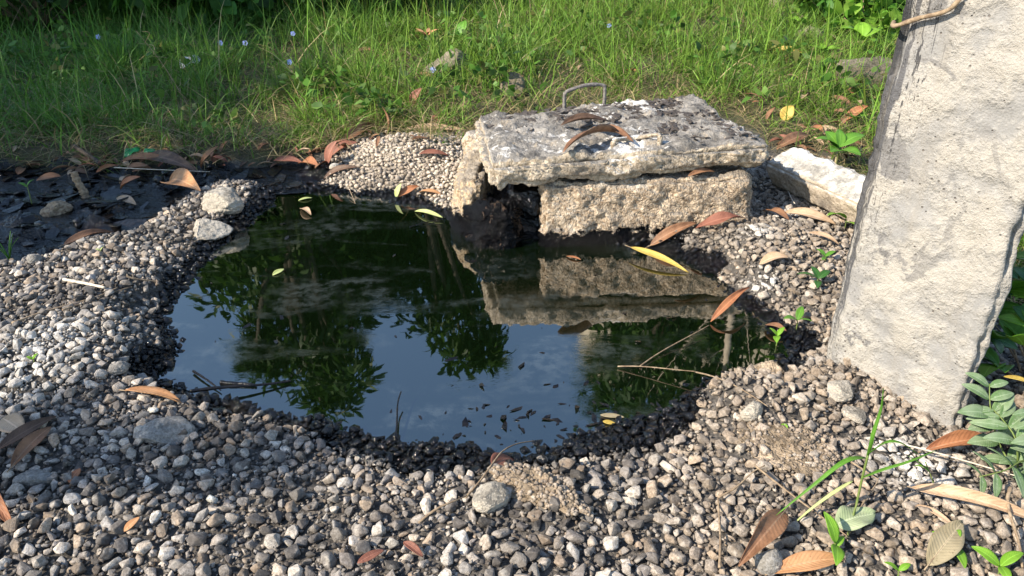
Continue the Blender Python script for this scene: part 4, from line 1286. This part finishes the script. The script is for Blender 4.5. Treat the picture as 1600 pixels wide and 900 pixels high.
dry((938, 648), (976, 652), .3, 'olive', 'dull olive leaf under the near film of oil', .002, .002, .3, .02, 0, z=.0)
dry((942, 658), (962, 662), .5, 'yellow', 'yellow leaf scrap afloat near the black near shore', .003, .003, .3, .02, 0, z=.0)
dry((885, 400), (908, 406), .25, 'rust', 'pinkish thin leaf afloat before the front wall', .003, .003, .6, .05, 0, z=.0)
dry((736, 350), (746, 336), .5, 'orange', 'small orange leaf stuck on the tarred corner', .03, .05, .4, .05, .4)
dry((1446, 896), (1496, 838), .36, 'olive', 'large dull olive leaf lying flat under the seedling', .02, .035, .5, .06, .2, rib=True, wav=.08)
dry((1302, 835), (1362, 822), .62, 'grey', 'crumpled grey-green leaf among pebbles below the grass weed', .025, .03, .35, .05, .1, wav=.12)
dry((560, 893), (602, 872), .3, 'red', 'small red feathered leaf at the bottom among pebbles', .02, .02, .4, .06, .2)
dry((632, 866), (662, 880), .35, 'red', 'small wine-red leaf next to the feathered one', .03, .015, .8, .12, .2)
dry((770, 740), (800, 722), .5, 'red', 'reddish leaf on top of the grainy buried lump', .02, .012, .4, .05, .2)
# litter in the grass that nothing tells apart
CN = {'brown': 'mid-brown', 'tan': 'pale tan', 'dark': 'blackish-brown', 'red': 'reddish', 'rust': 'rusty orange'}
for k in range(110):
    for _ in range(50):
        x_ = random.uniform(20, 1380); y_ = np.interp(x_, GRASS_LINE[:, 0], GRASS_LINE[:, 1]) + random.gauss(4, 9)
        if x_ < 700 or x_ > 1210: break
    g = ground(x_, y_)
    a = random.uniform(0, 6.28); l = random.uniform(.035, .10); cm = random.choice(['brown', 'tan', 'dark', 'red', 'brown'])
    B = g + Vector((math.cos(a) * l, math.sin(a) * l, random.uniform(.0, .05)))
    leaf_between('dry_leaf', g + Vector((0, 0, .012)), B, random.uniform(.22, .4), cm, ('small ' if l < .067 else 'large ') + CN[cm] + ' leaf at the grass edge ' + ('above the far end of the tar' if x_ < 170 else 'above the middle of the tar' if x_ < 340 else 'behind the pale boulders' if x_ < 530 else 'behind the pale gravel' if x_ < 800 else 'between slab and pole'), 'leaf', random.uniform(.5, 1.3), .1, random.uniform(-.5, .5), group='dry leaves along the edge of the grass', seed=500 + k)
for k in range(70):
    x_ = random.choice([random.uniform(560, 1100), random.uniform(1180, 1385), random.uniform(1190, 1385)]); y_ = random.uniform(20, 225) if x_ > 1150 else random.uniform(40, 140)
    g = ground(x_, y_); a = random.uniform(0, 6.28); l = random.uniform(.06, .13); cm = random.choice(['brown', 'tan', 'rust', 'tan', 'brown'])
    B = g + Vector((math.cos(a) * l, math.sin(a) * l, random.uniform(.0, .07)))
    leaf_between('dry_leaf', g + Vector((0, 0, .05)), B + Vector((0, 0, .03)), random.uniform(.25, .45), cm, ('small ' if l < .095 else 'large ') + CN[cm] + ' leaf in the grass ' + ('round the sandy rubble' if x_ < 740 else 'straight behind the slab' if x_ < 1140 else ('past the slab corner, ' if x_ < 1290 else 'close to the pole, ') + ('near its front edge' if y_ > 120 else 'by the rubble stones')), 'leaf', random.uniform(.4, 1.2), .1, random.uniform(-.5, .5), group='dry leaves scattered in the grass', seed=600 + k)

# ------------------------------------------------------------------ sticks
def stick(a_, b_, r_, mat, label, za=.01, zb=.01, wob=.05, seed=0, z=None, lift=0., taper=.5, name='stick'):
    A = ground(*a_, za) if z is None else at(*a_, z + za); B = ground(*b_, zb) if z is None else at(*b_, z + zb)
    return tag(rod(name, bend_pts(A, B, 6, wob, lift, seed), r_, MAT[mat], jitter=.15, seed=seed, taper=taper, n=7), label, 'stick')
stick((102, 446), (166, 459), .005, 'pale_twig', 'bleached pale stick lying on the gravel', .02, .02, .01, 1, taper=.8)
stick((22, 513), (186, 459), .004, 'twig', 'long brown twig crossing the gravel below the bleached stick', .015, .02, .04, 2)
stick((100, 492), (206, 458), .003, 'twig', 'thin straw-like twig beside the long brown one', .015, .02, .03, 3)
stick((200, 440), (250, 450), .003, 'twig', 'short straw twig near the oil edge beyond the bleached stick', .02, .02, .06, 4)
tag(rod('stake', bend_pts(ground(133, 308, -.03), ground(133, 308, .10) + Vector((-.03, .02, 0)), 6, .05, 0, 5), .017, MAT['twig'], jitter=.2, seed=5, taper=.8, n=9), 'weathered stake standing up out of the tar', 'stick')
stick((125, 262), (160, 274), .010, 'bark', 'grey broken branch leaning against the stake', .10, .05, .03, 6, taper=.8)
stick((180, 272), (330, 279), .0022, 'pale_twig', 'long thin pale twig lying across the tar', .03, .03, .01, 7)
stick((120, 360), (185, 330), .008, 'tarred', 'black tar-soaked branch in the shallow of the tar', .015, .03, .08, 8)
stick((150, 330), (230, 312), .006, 'tarred', 'thin tarred branch crossing the tar', .02, .03, .06, 9)
stick((300, 622), (455, 598), .005, 'tarred', 'black oil-soaked branch reaching into the pool', .02, .006, .03, 10)
stick((302, 580), (345, 610), .0035, 'tarred', 'short shiny twig in the pool beside the black branch', .006, .006, .08, 11, z=.0)
stick((345, 598), (400, 602), .007, 'tarred', 'stubby floating black stick beside the branch', .004, .004, .02, 12, z=.0)
stick((618, 690), (628, 628), .003, 'tarred', 'black twig poking up from the near shore of the pool', .01, .03, .04, 13)
stick((728, 790), (835, 700), .0024, 'twig', 'thin brown twig arching from gravel to oil beside the round stone', .02, .02, .05, 14, lift=.02)
stick((655, 830), (730, 790), .0026, 'twig', 'short bent twig below the arching one', .02, .025, .05, 15, lift=.015)
stick((1085, 597), (1195, 652), .0022, 'twig', 'curved pale twig over the gravel mound', .03, .03, .10, 16, lift=.02)
stick((965, 575), (1085, 596), .0018, 'twig', 'thin pale twig lying on the oil beside the mound', .005, .03, .03, 17, z=None)
stick((1000, 572), (1108, 508), .002, 'twig', 'hair-thin twig trailing from the curled rust leaf', .004, .02, .03, 18, z=.0)
stick((1122, 900), (1120, 790), .0028, 'twig', 'upright bent brown twig in the gravel near the mango leaf', .02, .02, .06, 19)
stick((1120, 790), (1190, 752), .0022, 'twig', 'dry twig bending over pebbles above the mango leaf', .02, .04, .06, 20)
stick((1175, 752), (1330, 850), .0022, 'twig', 'long dry twig slanting under the grass weed', .04, .01, .03, 21)
stick((1325, 740), (1368, 768), .002, 'twig', 'thin brown twig behind the grass weed', .03, .03, .03, 22)
stick((1340, 810), (1368, 765), .002, 'twig', 'thin twig crossing the stem of the grass weed', .02, .03, .03, 23)
stick((1380, 712), (1600, 775), .0022, 'pale_twig', 'long straw stem behind the very long tan leaf', .04, .04, .03, 24)
stick((1565, 800), (1592, 900), .0038, 'twig', 'grey-brown twig bent over the end of the long tan leaf', .06, .02, .06, 25)
stick((1580, 520), (1610, 650), .006, 'twig', 'brown woody stem beside the pole under the shrub', .05, .05, .05, 26)
stick((640, 355), (690, 342), .002, 'tarred', 'dark twig afloat close to the back shore', .004, .004, .06, 27, z=.0)
stick((1240, 330), (1228, 318), .002, 'pale_twig', 'short straw in the shadow before the beam', .03, .05, .03, 28)
stick((545, 300), (556, 320), .002, 'twig', 'little twig dipping into the back of the pool', .03, -.005, .03, 29)

# ------------------------------------------------------------------ floating crumbs and tarred litter
fp = []
while len(fp) < 110:
    x_, y_ = rng.normal(900, 120), rng.normal(668, 24)
    if rng.random() < .25: x_, y_ = rng.uniform(300, 1150), rng.uniform(330, 690)
    p = at(x_, y_, 0)
    if sdf(np.array([[p.x, p.y]]), POND)[0] < -.02: fp.append((p.x, p.y, .001))
chips('floating_crumbs', fp, .0042, MAT['tarred'], 'black leaf crumbs floating on the oil', .06, long=2.8)
def seep_region(P):
    px, py, dep = proj(P[:, 0], P[:, 1], 0 * P[:, 0])
    return (sdf(P, TAR) < .05) & (px > -250) & (sdf(P, POND) > .0)
Ps, Ds = scatter_points(9000, .010, .05, seep_region, .55, 1.6)
zs, zzs, tars, Rs, tones = stones(Ps, Ds, 'grey', .05)
V5, F5, T5, A5 = merge(Ps, Ds, ROUND2 + CR_FAR[:6], zzs, np.ones(len(Ps)), Rs, tones)
tag(link('tarred_litter', tri_mesh('tarred_litter', V5, F5, {'tone': T5, 'tar': A5 + .3}), MAT['pebble']), 'tar-soaked lumps and litter in the seep', kind='stuff')
tp = []
while len(tp) < 170:
    x_, y_ = rng.uniform(-60, 540), rng.uniform(258, 380)
    p = at(x_, y_, .01)
    if sdf(np.array([[p.x, p.y]]), TAR)[0] < .04:
        tp.append((p.x, p.y, max(zat(p.x, p.y), .004) + .006))
chips('tarred_leaves', tp, .018, MAT['tarred'], 'tar-soaked leaf scraps in the seep', .07, long=2.4)
for a_, b_, m_, lb, rt in (((196, 254), (222, 246), 'plastic', 'torn green plastic scrap at the edge of the tar', .5), ((226, 250), (246, 248), 'plastic', 'smaller green plastic scrap beside the torn one', .5), ((284, 122), (318, 116), 'film', 'crumpled pale plastic scrap hanging in the shaded grass', .6)):
    A, B = ground(*a_, .03), ground(*b_, .04)
    if m_ == 'film': A.z += .04; B.z += .05
    o = leaf_between('plastic_scrap', A, B, rt, 'green', lb, 'plastic scrap', .8, .1, .7, wav=.2, seed=len(lb))
    o.data.materials.clear(); o.data.materials.append(MAT[m_])

# ------------------------------------------------------------------ small plants
def leaflet(parent, A, B, ratio, mat, name='leaf', curl=.35, bend=.1, roll=0, seed=0):
    o = leaf_between(name, A, B, ratio, mat, None, curl=curl, bend=bend, roll=roll, seed=seed)
    mw = o.matrix_world.copy()
    o.parent = parent
    o.matrix_parent_inverse = Matrix.Translation(-Vector(parent.location)) if parent.type == 'EMPTY' else parent.matrix_basis.inverted()
    o.matrix_basis = mw
    return o
def seedling(px, py, label, leaves, h, mat, name='seedling', dz=0, cat='seedling', ratio=.42, stem='stem', r_=.0016):
    """leaves: (dx px, dy px, rise m, length m, angle) round a short stem."""
    g = ground(px, py, dz)
    root = tag(empty(name, g), label, cat)
    rod('stem', [g - Vector((0, 0, .02)), g + Vector((.002, 0, h * .5)), g + Vector((0, .003, h))], r_, MAT[stem], root, n=6)
    for k, (ang, L_, up, t) in enumerate(leaves):
        A = g + Vector((0, 0, h * t))
        B = A + Vector((math.cos(ang) * L_ * math.cos(up), math.sin(ang) * L_ * math.cos(up), math.sin(up) * L_))
        leaflet(root, A, B, ratio, mat, curl=.4, bend=.12, roll=random.uniform(-.3, .3), seed=k)
    return root
R = math.radians
seedling(1300, 872, 'bright green seedling with two broad leaves over the orange leaf', [(R(110), .055, .75, 1), (R(250), .055, .1, .9), (R(40), .03, .3, .7)], .035, 'bright')
seedling(1480, 868, 'bright green seedling standing on the dull olive leaf', [(R(150), .035, .3, 1), (R(40), .032, .4, 1), (R(270), .05, -.1, .9)], .03, 'bright')
seedling(1400, 905, 'seedling with round leaves between the orange and olive leaves', [(R(150), .025, .3, 1), (R(20), .025, .3, 1)], .02, 'bright')
seedling(1212, 540, 'tiny bright seedling at the wet corner of the pool', [(R(250), .045, .1, 1), (R(40), .035, .5, 1), (R(130), .03, .5, 1)], .03, 'bright')
seedling(1243, 515, 'dull green weed just above the tiny bright seedling', [(R(200), .05, .3, 1), (R(60), .05, .5, 1), (R(330), .04, .2, 1)], .03, 'green')
seedling(1275, 452, 'shaded green weed on gravel before the pole', [(R(160), .06, .1, 1), (R(30), .05, .3, 1), (R(250), .05, .0, .8), (R(100), .05, .4, 1)], .035, 'deep')
seedling(1288, 410, 'small green weed close beside the pole edge', [(R(120), .04, .3, 1), (R(20), .04, .3, 1), (R(230), .03, .1, .8)], .02, 'green')
seedling(1318, 362, 'lime-green leaf pair between beam and pole', [(R(200), .09, .25, 1), (R(290), .06, .1, .7)], .05, 'bright')
seedling(1222, 680, 'single round green sprout beside a white pebble', [(R(60), .018, .5, 1)], .012, 'bright', ratio=.9)
seedling(1555, 905, 'seedling in the corner near the bent twig', [(R(140), .05, .3, 1), (R(20), .05, .3, 1), (R(260), .04, .1, 1)], .03, 'bright')
seedling(158, 397, 'tiny pale sprout on the gravel below the tar', [(R(60), .018, .5, 1), (R(170), .016, .4, 1)], .012, 'lime')
seedling(53, 568, 'tiny green sprout in the sunlit gravel', [(R(60), .018, .5, 1), (R(170), .016, .4, 1)], .012, 'bright')
seedling(52, 326, 'small green sprout on the brown clod', [(R(60), .04, .5, 1), (R(170), .035, .4, 1), (R(300), .03, .3, 1)], .05, 'green', dz=.04)
seedling(1305, 262, 'broad-leaved dark weed between beam and pole', [(R(175), .11, .3, 1), (R(20), .13, .3, 1), (R(230), .10, .2, .8), (R(80), .09, .7, 1), (R(300), .11, .1, .8), (R(120), .1, .6, .9), (R(340), .10, .25, .6)], .09, 'green', ratio=.55)
seedling(1340, 98, 'lobed light green weed behind the mossy block', [(R(170), .16, .35, 1), (R(20), .15, .3, 1), (R(80), .13, .7, 1), (R(280), .13, .1, .9)], .16, 'bright', ratio=.8)
seedling(1345, 138, 'low green weed at the end of the mossy block', [(R(170), .1, .35, 1), (R(20), .1, .3, 1), (R(260), .1, .2, .9), (R(90), .1, .6, .9)], .07, 'green', ratio=.6)
seedling(722, 92, 'round-leaved green weed on the sandy rubble', [(R(70), .11, .8, 1), (R(200), .09, .3, .8), (R(330), .09, .3, .7), (R(120), .08, .6, .9)], .16, 'green', ratio=.7)
seedling(668, 88, 'reddish-tipped weed beside the sandy rubble', [(R(a_), .10, .5, .9) for a_ in (10, 80, 150, 220, 300)], .14, 'orange', ratio=.3)
seedling(1240, 62, 'light green weed by the small rubble stone', [(R(a_), .12, .4, .9) for a_ in (10, 80, 150, 220, 300)], .12, 'bright', ratio=.4)
seedling(1285, 105, 'pale green weed in the sparse grass beyond the slab', [(R(a_), .11, .4, .9) for a_ in (20, 95, 160, 240, 310)], .10, 'bright', ratio=.45)
seedling(1332, 205, 'small leafy weed in litter near the pole', [(R(a_), .07, .5, .9) for a_ in (20, 95, 160, 240, 310)], .06, 'green', ratio=.45)

# low broad-leaved weeds woven through the grass
wc, wr_, wpn = [], [], []
while len(wc) < 260:
    y = 2.6 * (8.0 / 2.6) ** rng.random(); x = rng.uniform(-1, 1) * (.75 * y + .6)
    P1 = np.array([[x, y]])
    if sdf(P1, WELL)[0] < .06 or grass_amount(P1)[0] < 10 or float(fbm(P1, 1.3, 3, 95)[0]) < -.15: continue
    k = 1.0 + .12 * y
    wc.append((x, y, zat(x, y) + rng.uniform(.03, .16))); wr_.append(.055 * k * rng.uniform(.6, 1.5)); wpn.append(int(rng.integers(6, 18)))
V, F, T = leaf_cloud(wc, wr_, wpn, .062, .036, [(.06, .15, .02), (.09, .20, .03), (.13, .23, .05), (.16, .17, .05), (.05, .11, .02)], .15, 97)
tag(link('low_weeds', tri_mesh('low_weeds', V, F, {'tone': T}), MAT['foliage']), 'low broad-leaved weeds woven through the grass', kind='stuff')

# the tall grass weed in the gravel
def blade(parent, pts, w, mat, name='leaf_blade'):
    pts = smooth_path(pts, 4)
    V, F, U, Q = [], [], [], []
    n = len(pts)
    for i, p in enumerate(pts):
        t = i / (n - 1)
        tg = (pts[min(i + 1, n - 1)] - pts[max(i - 1, 0)]).normalized()
        side = tg.cross(Vector((0, 0, 1))); side = side.normalized() if side.length > .05 else Vector((1, 0, 0))
        up = side.cross(tg)
        ww = w * (.5 + .5 * min(1, t * 5)) * (1 - max(0, t - .35) / .65) ** .7 + .0002
        for s in (-1, 0, 1):
            V.append(tuple(p + side * s * ww / 2 + up * abs(s) * ww * .22)); U.append(t); Q.append(abs(s))
        if i:
            a_ = (i - 1) * 3
            F += [(a_, a_ + 3, a_ + 4, a_ + 1), (a_ + 1, a_ + 4, a_ + 5, a_ + 2)]
    me = tri_mesh(name, V, F, {'lu': U, 'lv': Q})
    o = link(name, me, LEAF[mat])
    md = o.modifiers.new('thickness', 'SOLIDIFY'); md.thickness = .0006
    return under(o, parent)
wb = ground(1318, 858)
weed = tag(empty('grass_weed', wb), 'tall lone grass weed with long arching blades in the gravel', 'weed')
def wp(px, py, z): return at(px, py, z)
rod('stem', [wb - Vector((0, 0, .02)), wp(1335, 800, .10), wp(1347, 748, .17), wp(1356, 712, .22)], .0022, MAT['stem'], weed, n=6)
blade(weed, [wp(1354, 716, .21), wp(1364, 680, .26), wp(1376, 640, .31), wp(1380, 606, .35)], .007, 'green')
blade(weed, [wp(1352, 716, .21), wp(1320, 722, .22), wp(1270, 760, .18), wp(1212, 806, .12)], .010, 'green')
blade(weed, [wp(1357, 710, .22), wp(1385, 692, .26), wp(1410, 694, .26), wp(1440, 715, .22)], .008, 'green')
blade(weed, [wp(1346, 748, .17), wp(1380, 735, .20), wp(1420, 722, .22), wp(1462, 704, .22)], .008, 'green')
blade(weed, [wp(1332, 752, .14), wp(1300, 772, .12), wp(1262, 800, .09), wp(1228, 830, .05)], .007, 'lime')
blade(weed, [wp(1326, 812, .07), wp(1345, 806, .07), wp(1290, 800, .06)], .005, 'grey')
ws = ground(1475, 800)
w2 = tag(empty('grass_weed', ws), 'thin grass stem with a leaf tuft standing in front of the pole foot', 'weed')
rod('stem', [ws - Vector((0, 0, .02)), wp(1460, 760, .06), wp(1446, 722, .11)], .0013, MAT['stem'], w2, n=5)
blade(w2, [wp(1452, 738, .1), wp(1434, 722, .12), wp(1418, 712, .13)], .006, 'green')
blade(w2, [wp(1450, 735, .1), wp(1440, 728, .1), wp(1428, 728, .1)], .006, 'bright')
tg_ = ground(16, 408)
tu = tag(empty('grass_tuft', tg_), 'small tuft of bright grass at the end of the tar', 'grass tuft')
for k in range(6):
    a_ = random.uniform(0, 6.28)
    blade(tu, [tg_, tg_ + Vector((math.cos(a_) * .02, math.sin(a_) * .02, .05)), tg_ + Vector((math.cos(a_) * .05, math.sin(a_) * .05, .08 + .03 * random.random()))], .005, 'green')
# stalks standing over the grass
for k, (px, py, tx, ty, lb) in enumerate([(120, 120, 76, 20, 'seeding grass stalk leaning over the shaded grass end'), (285, 80, 240, -10, 'tall seeding grass stalk against the dark bushes'), (300, 175, 245, 70, 'brown dead stalk leaning in the shaded grass'),
                                         (830, 70, 828, -10, 'straw-coloured stalk upright behind the slab'), (848, 60, 849, 20, 'short straw stalk beside the upright one'), (450, 60, 448, -20, 'tall thin stalk before the bright-topped bush')]):
    g = ground(px, py)
    dpt = (g - Vector((0, 0, CAM_H))).length
    tp_ = g + Vector(((tx - px) / FPX * dpt, 0, (py - ty) / FPX * dpt * 1.05))
    st_ = tag(empty('grass_stalk', g), lb, 'grass stalk')
    rod('stem', bend_pts(g, tp_, 5, .03, 0, k), .0026, MAT['twig' if k in (2, 3, 4) else 'stem'], st_, n=5, taper=.5)
    for j in range(3):
        p_ = g.lerp(tp_, .55 + .15 * j)
        blade(st_, [p_, p_ + Vector((random.uniform(-.04, .04), 0, .05)), p_ + Vector((random.uniform(-.09, .09), random.uniform(-.03, .03), .06))], .006, 'tan' if k in (2, 3, 4) else 'green')
# blue flowers
for k, (px, py, lb) in enumerate([(349, 70, 'blue flower in the shaded grass between two others'), (387, 70, 'blue flower in the shaded grass nearest the bright-topped bush'), (160, 62, 'blue flower farthest off in the shaded grass'),
                                  (461, 55, 'blue flower before the bright-topped bush'), (456, 99, 'blue flower lower down in the sunlit grass edge'), (677, 110, 'blue flower below the sandy rubble'), (950, 42, 'pale blue flower in the sunny grass behind the slab')]):
    g = ground(px, py + 22)
    dpt = (g - Vector((0, 0, CAM_H))).length
    tp_ = g + Vector((0, 0, 22 / FPX * dpt))
    fl_ = tag(empty('blue_flower', g), lb, 'flower', 'small blue flowers in the grass')
    rod('stem', [g, g.lerp(tp_, .5) + Vector((.01, 0, 0)), tp_], .0016, MAT['stem'], fl_, n=5)
    pe = []
    for j in range(5):
        a_ = j * 6.283 / 5
        c = tp_ + Vector((math.cos(a_) * .010, -.004, math.sin(a_) * .010))
        V = []; 
        for q_ in range(6):
            b_ = q_ * 6.283 / 6
            V.append(c + Vector((math.cos(b_) * .009, math.sin(b_) * .002 - .002, math.sin(b_) * .009)))
        pe.append((V + [c + Vector((0, .003, 0))], [tuple(range(6))] + [(q_, (q_ + 1) % 6, 6) for q_ in range(6)]))
    under(link('petals', pydata('petals', pe), MAT['petal']), fl_)

# ferny plant and shrub beside the pole
def frond(root, pts, n, L0, ratio, mat, name='frond'):
    path = smooth_path(pts, 6)
    st_ = rod(name, pts, .0022, MAT['stem'], root, n=5, taper=.5)
    for k in range(n):
        t = .18 + .8 * k / max(1, n - 1)
        i = min(len(path) - 2, int(t * (len(path) - 1)))
        p = path[i]; tg = (path[i + 1] - path[i]).normalized()
        side = tg.cross(Vector((0, -.6, .8))).normalized()
        for s in (-1, 1):
            L_ = L0 * (.75 + .5 * math.sin(math.pi * t)) * random.uniform(.85, 1.1)
            B = p + (side * s * .9 + tg * .42 + Vector((0, 0, random.uniform(-.15, .05)))).normalized() * L_
            o = leaf_between('leaflet', p, B, ratio, mat, None, curl=.4, bend=.08, roll=s * .35, seed=k)
            mw = o.matrix_world.copy()
            o.parent = st_
            o.matrix_parent_inverse = st_.matrix_parent_inverse.copy()
            o.matrix_parent_inverse = (Matrix.Translation(Vector(root.location)) @ st_.matrix_parent_inverse @ st_.matrix_basis).inverted()
            o.matrix_basis = mw
    B = path[-1] + (path[-1] - path[-2]).normalized() * L0 * .8
fb = ground(1590, 745)
fern = tag(empty('ferny_plant', fb), 'dusty green plant with paired leaflets at the broken foot of the pole', 'plant')
frond(fern, [fb, at(1560, 690, .10), at(1548, 640, .17), at(1546, 600, .21)][::1], 6, .062, .42, 'dusty')
frond(fern, [fb, at(1588, 690, .14), at(1570, 660, .16), at(1552, 640, .17)], 5, .055, .38, 'dusty')
frond(fern, [fb + Vector((.02, 0, 0)), at(1600, 720, .10), at(1570, 735, .11), at(1530, 745, .10)], 5, .048, .38, 'dusty')
frond(fern, [fb + Vector((.03, 0, 0)), at(1630, 690, .14), at(1610, 640, .20)], 5, .055, .38, 'dusty')
sg = ground(1612, 640) + Vector((.08, .12, 0))
shrub = tag(empty('shrub', sg), 'broad-leaved green shrub crowding the shaded edge of the pole', 'shrub')
rr = random.Random(3)
for k, (px, py, z_, dy) in enumerate([(1575, 440, .30, .1), (1590, 470, .28, .05), (1572, 520, .22, .1), (1600, 540, .22, .0), (1580, 590, .14, .05), (1612, 500, .28, -.05), (1600, 430, .33, .08), (1625, 560, .2, -.1), (1575, 560, .18, .1), (1620, 450, .33, 0), (1640, 600, .15, -.1)]):
    tip = at(px, py, z_) + Vector((0, dy, 0))
    path = bend_pts(sg + Vector((rr.uniform(-.03, .03), rr.uniform(-.03, .03), -.02)), tip, 4, .06, seed=k)
    rod('stem', path, .003, MAT['twig'], shrub, n=5, taper=.5)
    for j in range(4):
        a_ = rr.uniform(0, 6.28); L_ = rr.uniform(.07, .11)
        up = rr.uniform(-.3, .6)
        B = tip + Vector((math.cos(a_) * math.cos(up), math.sin(a_) * math.cos(up), math.sin(up))) * L_
        leaflet(shrub, tip, B, rr.uniform(.42, .6), rr.choice(['green', 'bright', 'green', 'deep']), curl=.35, bend=.1, roll=rr.uniform(-.5, .5), seed=k * 5 + j)
leaflet(shrub, at(1568, 588, .16), at(1615, 602, .16), .32, 'yellow')
bpy.context.view_layer.update()
